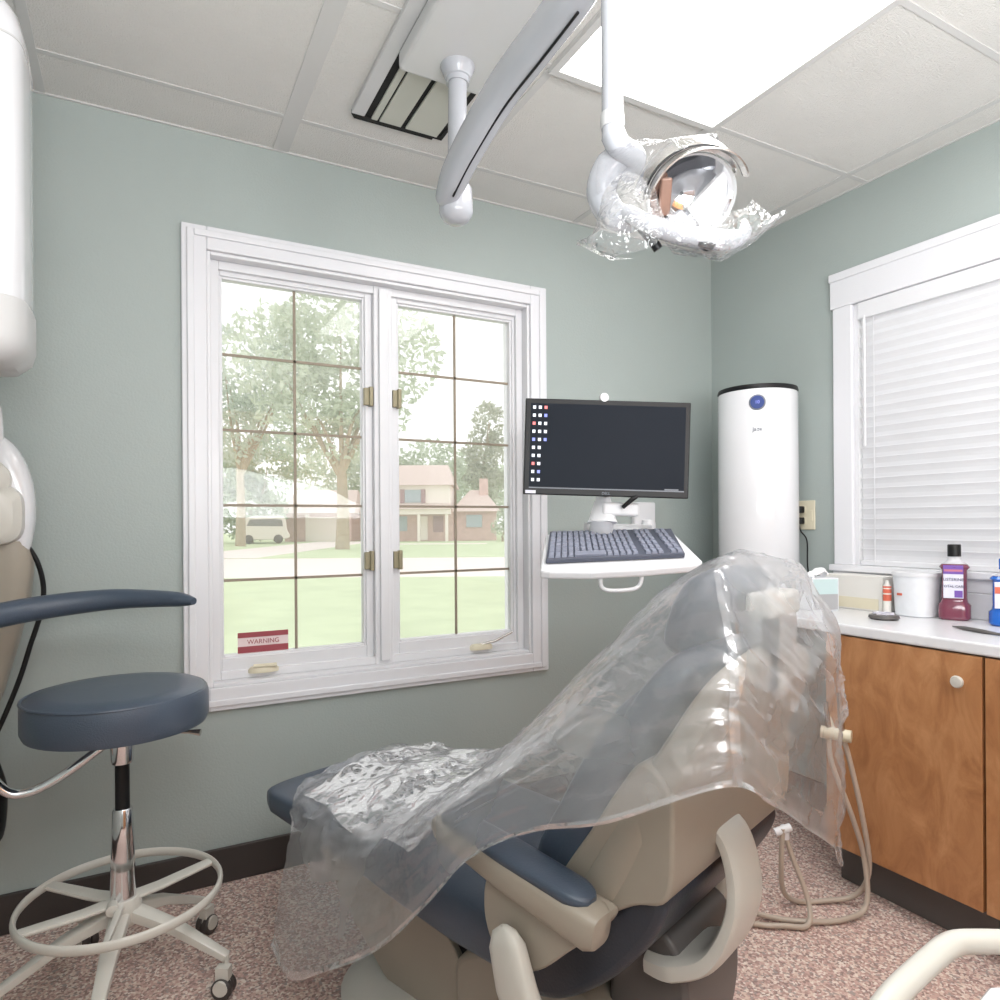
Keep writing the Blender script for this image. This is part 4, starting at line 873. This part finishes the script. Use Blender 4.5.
for k in range(2): strip(Q[int(8.1*NN)+k], Q[int(8.1*NN)+k+1], o1)          # pleat hanging from the head rest
for k in range(1): strip([r_[k] for r_ in Q[int(9.2*NN)-1:]], [r_[k+1] for r_ in Q[int(9.2*NN)-1:]], o1)
sheet = obj('plastic_sheet', bm, 'film'); tag(sheet, 'large clear plastic cover sheet draped over the dental chair from headrest to footrest', 'plastic sheet'); origin(sheet, MCH @ Vector((0, 0, .46)))

# ------------------------------------------------------------------ delivery tray in the foreground corner
dt_ = thing('delivery_tray', 'white instrument tray with a tubular handle in the lower right corner', 'tray', (.95, .28, 0))
def P_(x, y, z=.735): return (x, y, z)
obj('handle', tube(BM(), [(.545, .37, .715), (.60, .378, .733), (.68, .388, .738), (.725, .392, .738), (.752, .382, .738), (.80, .355, .737), (.90, .30, .735)], .0115, 16, smooth=6), 'beige_light', dt_)
bm = prism(BM(), [(.60, .335), (.715, .355), (1.0, .22), (.95, -.10), (.56, .05)], .700, .722, 'z'); obj('tray_top', bm, 'white_enamel', dt_, smooth=False, bevel=.006)
bm = BM(); rod(bm, (.80, .15, .03), (.80, .15, .70), .025, 20); obj('post', bm, 'white_enamel', dt_)
obj('base', lathe(BM(), [(0, 0), (.2, 0), (.2, .015), (.05, .03), (0, .03)], (.80, .15, 0.001), 36), 'beige_light', dt_)
# ------------------------------------------------------------------ outdoors
GZ = -.3
def EP(px, Z, h=0.0, dy=0.0):
    """point at distance Z along the view axis of the yard and lateral offset px metres"""
    return cam_r*px+cam_f*Z+Vector((0, 0, h))
HZ = Matrix((cam_r, cam_f, UP)).transposed().to_4x4()
bm = BM(); box(bm, -90, 90, 3.4, 19.0, GZ-.2, GZ, HZ); box(bm, -90, 90, 30.5, 130, GZ-.2, GZ, HZ); struct(obj('lawn', bm, 'grass', smooth=False))
struct(obj('street', box(BM(), -90, 90, 19.0, 30.5, GZ-.2, GZ-.02, HZ), 'road', smooth=False))
bm = BM(); box(bm, -16, -11, 30.5, 60, GZ-.01, GZ+.01, HZ); box(bm, -9.5, -1, 50, 52, GZ-.01, GZ+.012, HZ); struct(obj('driveway', bm, 'road', smooth=False))
ho = thing('house', 'two storey brick and cream siding house across the street', 'house', EP(-8, 60, GZ), -R(28))
def hb(nm, x0, x1, y0, y1, z0, z1, m_, par=ho, **k): return obj(nm, box(BM(), x0, x1, y0, y1, z0, z1, HZ), m_, par, smooth=False, **k)
hb('brick_wall', -10.5, -4.2, 59.8, 68, GZ, 2.55, 'brick')
hb('upper_wall', -10.6, -4.4, 59.2, 67, 2.3, 4.6, 'siding')
hb('wing_wall', -4.2, -.35, 60.4, 68, GZ, 2.35, 'brick')
hb('porch_beam', -10.6, -4.3, 58.2, 59.9, 2.05, 2.55, 'siding')
for x in (-9.9, -7.0, -4.6): hb('porch_post', x-.12, x+.12, 58.3, 58.55, GZ, 2.05, 'siding')
def roof(nm, x0, x1, y0, y1, z0, z1, inset, par=ho):
    bm = BM(); ym = (y0+y1)/2
    b_ = [(x0, y0, z0), (x1, y0, z0), (x1, y1, z0), (x0, y1, z0), (x0+inset, ym, z1), (x1-inset, ym, z1)]
    v = [bm.verts.new(HZ @ Vector(p)) for p in b_]
    for q in ((0, 1, 5, 4), (1, 2, 5), (2, 3, 4, 5), (3, 0, 4), (0, 3, 2, 1)): bm.faces.new([v[i] for i in q])
    return obj(nm, bm, 'shingle', par, smooth=False)
roof('main_roof', -11, -4.0, 58.8, 67.5, 4.6, 6.7, .8); roof('wing_roof', -4.4, .1, 59.8, 68.5, 2.3, 4.4, 1.6); roof('porch_roof', -10.8, -4.2, 57.9, 60.2, 2.5, 3.0, .1)
hb('chimney', -1.9, -1.1, 63, 64, 2.5, 5.4, 'brick')
for x in (-8.2, ):
    w_ = hb('window', x-.1, x+1.3, 59.12, 59.22, 3.1, 4.2, 'house_glass'); hb('shutter', x-.5, x-.12, 59.08, 59.2, 3.05, 4.25, 'shutter', w_); hb('shutter', x+1.32, x+1.7, 59.08, 59.2, 3.05, 4.25, 'shutter', w_)
hb('window', -9.6, -8.2, 59.7, 59.82, .6, 1.9, 'house_glass'); hb('window', -5.9, -5.0, 59.7, 59.82, .5, 1.9, 'shutter'); hb('window', -3.0, -1.6, 60.3, 60.42, .9, 2.0, 'house_glass')
hb('door', -7.3, -6.4, 59.7, 59.82, GZ+.1, 1.9, 'siding')
ga = thing('garage', 'low brick garage with a pale door beside the big tree across the street', 'garage', EP(-16, 61, GZ), -R(28))
hb('brick_wall', -19.4, -13.4, 61, 68, GZ, 2.3, 'brick', ga); hb('garage_door', -17.2, -14.0, 60.9, 61.02, GZ, 1.9, 'siding', ga); hb('wall_trim', -17.5, -17.2, 60.88, 61.02, GZ, 2.2, 'siding', ga); roof('roof', -19.9, -12.9, 60.2, 68.6, 2.25, 4.5, .6, ga)
# van
va = thing('parked_van', 'pale van parked on the driveway across the street', 'van', EP(-19.2, 56, GZ), -R(28))
VM = HZ @ Matrix.Translation((-19.2, 55, GZ)) @ Matrix.Rotation(R(20), 4, 'Z')
obj('body', prism(BM(), smoothpoly([(-1.75, .4), (-1.8, 1.0), (-1.6, 1.55), (-1.2, 2.15), (.9, 2.25), (1.6, 2.1), (1.75, 1.2), (1.75, .4)], 4), -.9, .9, 'y', VM), 'van', va, bevel=.08)
obj('side_windows', prism(BM(), [(-1.3, 1.45), (-1.05, 1.95), (.9, 2.0), (1.4, 1.9), (1.45, 1.4)], -.93, -.9, 'y', VM), 'van_glass', va, smooth=False)
obj('bumper', box(BM(), -1.9, -1.6, -.9, .9, .4, .7, VM), 'van_glass', va, smooth=False)
for x in (-1.15, 1.1):
    for y in (-.82, .82): obj('wheel', lathe(BM(), [(0, -.12), (.3, -.12), (.36, -.08), (.36, .08), (.3, .12), (0, .12)], (0, 0, 0), 20, VM @ Matrix.Translation((x, y, .38)) @ Matrix.Rotation(R(90), 4, 'X')), 'tyre', va)
# trees
def tree(name, label, x, Z, trunk_r, trunk_h, blobs, n, size, m_, seed, branches=6):
    rn = random.Random(seed)
    t = thing(name, label, 'tree', EP(x, Z, GZ), 0, 'trees in the yard')
    bm = BM(); base = EP(x, Z, GZ-.05)
    tube(bm, [base, base+Vector((.05, 0, trunk_h*.5)), base+Vector((0, .1, trunk_h))], [trunk_r*1.25, trunk_r, trunk_r*.8], 12)
    for k in range(branches):
        b = blobs[k % len(blobs)]; e = EP(x+b[0], Z+b[1], b[2])
        st = base+Vector((0, 0, trunk_h*(.8+.2*rn.random())))
        md = st.lerp(e, .5)+Vector((rn.uniform(-.4, .4), rn.uniform(-.4, .4), rn.uniform(.1, .8)))
        tube(bm, [st, md, e], [trunk_r*.5, trunk_r*.28, trunk_r*.08], 8, smooth=4)
    obj('trunk', bm, 'bark', t)
    verts, faces = [], []
    tot = sum(b[3]*b[4]*b[5] for b in blobs)
    for b in blobs:
        for _ in range(int(n*b[3]*b[4]*b[5]/tot)):
            while True:
                p = Vector((rn.uniform(-1, 1), rn.uniform(-1, 1), rn.uniform(-1, 1)))
                if .25 < p.length < 1: break
            c_ = EP(x+b[0]+p.x*b[3], Z+b[1]+p.y*b[4], b[2]+p.z*b[5])
            if noise.noise(c_*.55+Vector((seed, 0, 0))) < -.12: continue
            s_ = size*rn.uniform(.6, 1.3)
            a = Vector((rn.gauss(0, 1), rn.gauss(0, 1), rn.gauss(0, 1))).normalized(); h = a.orthogonal().normalized()
            q = a.cross(h)
            h = h*math.cos(1)+q*math.sin(1); q = a.cross(h)
            i = len(verts); verts += [c_-h*s_, c_+q*s_*.45, c_+h*s_, c_-q*s_*.45]; faces.append((i, i+1, i+2, i+3))
    me = bpy.data.meshes.new('foliage'); inv = ROOT[t].inverted()
    me.from_pydata([inv @ v for v in verts], [], faces); me.materials.append(M[m_])
    o = bpy.data.objects.new('foliage', me); C.objects.link(o); o.parent = t
    return t
tree('maple_tree', 'big leafy tree with a bare trunk in front of the garage', -9.55, 41, .36, 5.0, [(-2, 0, 8.5, 3.2, 3, 3), (1.5, 1, 9.0, 3, 3, 3.2), (-4, -.5, 11.5, 3, 3, 3.2), (0, 0, 13, 4, 3.5, 3.6), (3.6, 0, 11.5, 2.6, 3, 3), (-.5, 0, 6.2, 3.2, 2.4, 1.4)], 9000, .26, 'leaf', 3, 8)
tree('ash_tree', 'tall silvery tree filling the upper left of the left window', -18.6, 48.5, .3, 6, [(0, 0, 7.8, 3.2, 3, 2.4), (2.6, 0, 11, 3.2, 3, 3.2), (-1, 0, 12, 3.4, 3, 3.6), (4.4, 0, 14, 3, 3, 3)], 7500, .24, 'leaf_cool', 11, 8)
tree('spruce_tree', 'dense dark evergreen beside the van', -21.5, 58, .3, 1.5, [(0, 0, 3.0, 3.4, 2.5, 3.2), (1.6, 0, 6.2, 3.6, 2.5, 3.0), (-2, 0, 6.5, 3.0, 2.5, 3.2)], 9000, .26, 'leaf_dark', 5, 3)
tree('oak_tree', 'rounded tree rising behind the garage roof', -15.5, 76, .3, 3, [(-3, 0, 6.0, 4.5, 3, 4), (2, 0, 5.8, 4.5, 3, 3.6), (7.5, 0, 6.6, 5, 3, 4.2)], 8000, .34, 'leaf', 9, 4)
tree('elm_tree', 'pale green tree rising behind the two storey house', -1.6, 88, .3, 3, [(-4, 0, 6.5, 4.5, 3, 4.2), (1.5, 0, 5.5, 4.0, 3, 3.5)], 5000, .34, 'leaf', 19, 4)
tree('pine_tree', 'tall open brownish pine at the right edge of the right window', -1.5, 72.5, .28, 9, [(0, 0, 5.5, 2.6, 2.4, 2.4), (-.2, 0, 9, 2.6, 2.2, 2.4), (.4, 0, 12.2, 1.9, 1.8, 2.2)], 4500, .28, 'leaf_brown', 21, 6)
tree('hedge_shrub', 'low green shrub at the right end of the brick house', .2, 57, .1, .5, [(0, 0, 1.6, 1.1, 1, 1.9), (.9, 0, 1.2, 1.0, 1, 1.4)], 1500, .16, 'leaf', 25, 2)

# ------------------------------------------------------------------ added fill lamp, unseen behind the camera, brightening the ceiling
def area(nm, loc, aim, sx_, sy_, pw):
    l = bpy.data.lights.new(nm, 'AREA'); l.shape = 'RECTANGLE'; l.size = sx_; l.size_y = sy_; l.energy = pw; l.color = (.95, .98, 1)
    o = bpy.data.objects.new(nm, l); C.objects.link(o); o.location = loc
    o.rotation_euler = (Vector(aim)-Vector(loc)).to_track_quat('-Z', 'Y').to_euler()
area('photographer_bounce_lamp', (.7, -.8, 1.45), (.9, -.45, 2.44), 2.2, 1.2, 74)
# ------------------------------------------------------------------ world, camera
W = bpy.data.worlds.new('World'); bpy.context.scene.world = W; W.use_nodes = True
bg = W.node_tree.nodes['Background']; bg.inputs['Color'].default_value = (1, 1, 1, 1); bg.inputs['Strength'].default_value = 1.05
cam = bpy.data.cameras.new('Camera'); co = bpy.data.objects.new('Camera', cam); C.objects.link(co)
ro = R(.39); r0 = cam_r*math.cos(ro)-UP*math.sin(ro); u0 = UP*math.cos(ro)+cam_r*math.sin(ro)
cm = Matrix((r0, u0, -cam_f)).transposed().to_4x4(); cm.translation = (0, 0, 1.167)
co.matrix_world = cm; cam.sensor_width = 36; cam.lens = 36*.677; cam.shift_y = .024; cam.clip_start = .02; cam.clip_end = 400
bpy.context.scene.camera = co
vs = bpy.context.scene.view_settings; vs.view_transform = 'Standard'; vs.look = 'None'; vs.gamma = 1; vs.use_curve_mapping = False; vs.exposure = .55
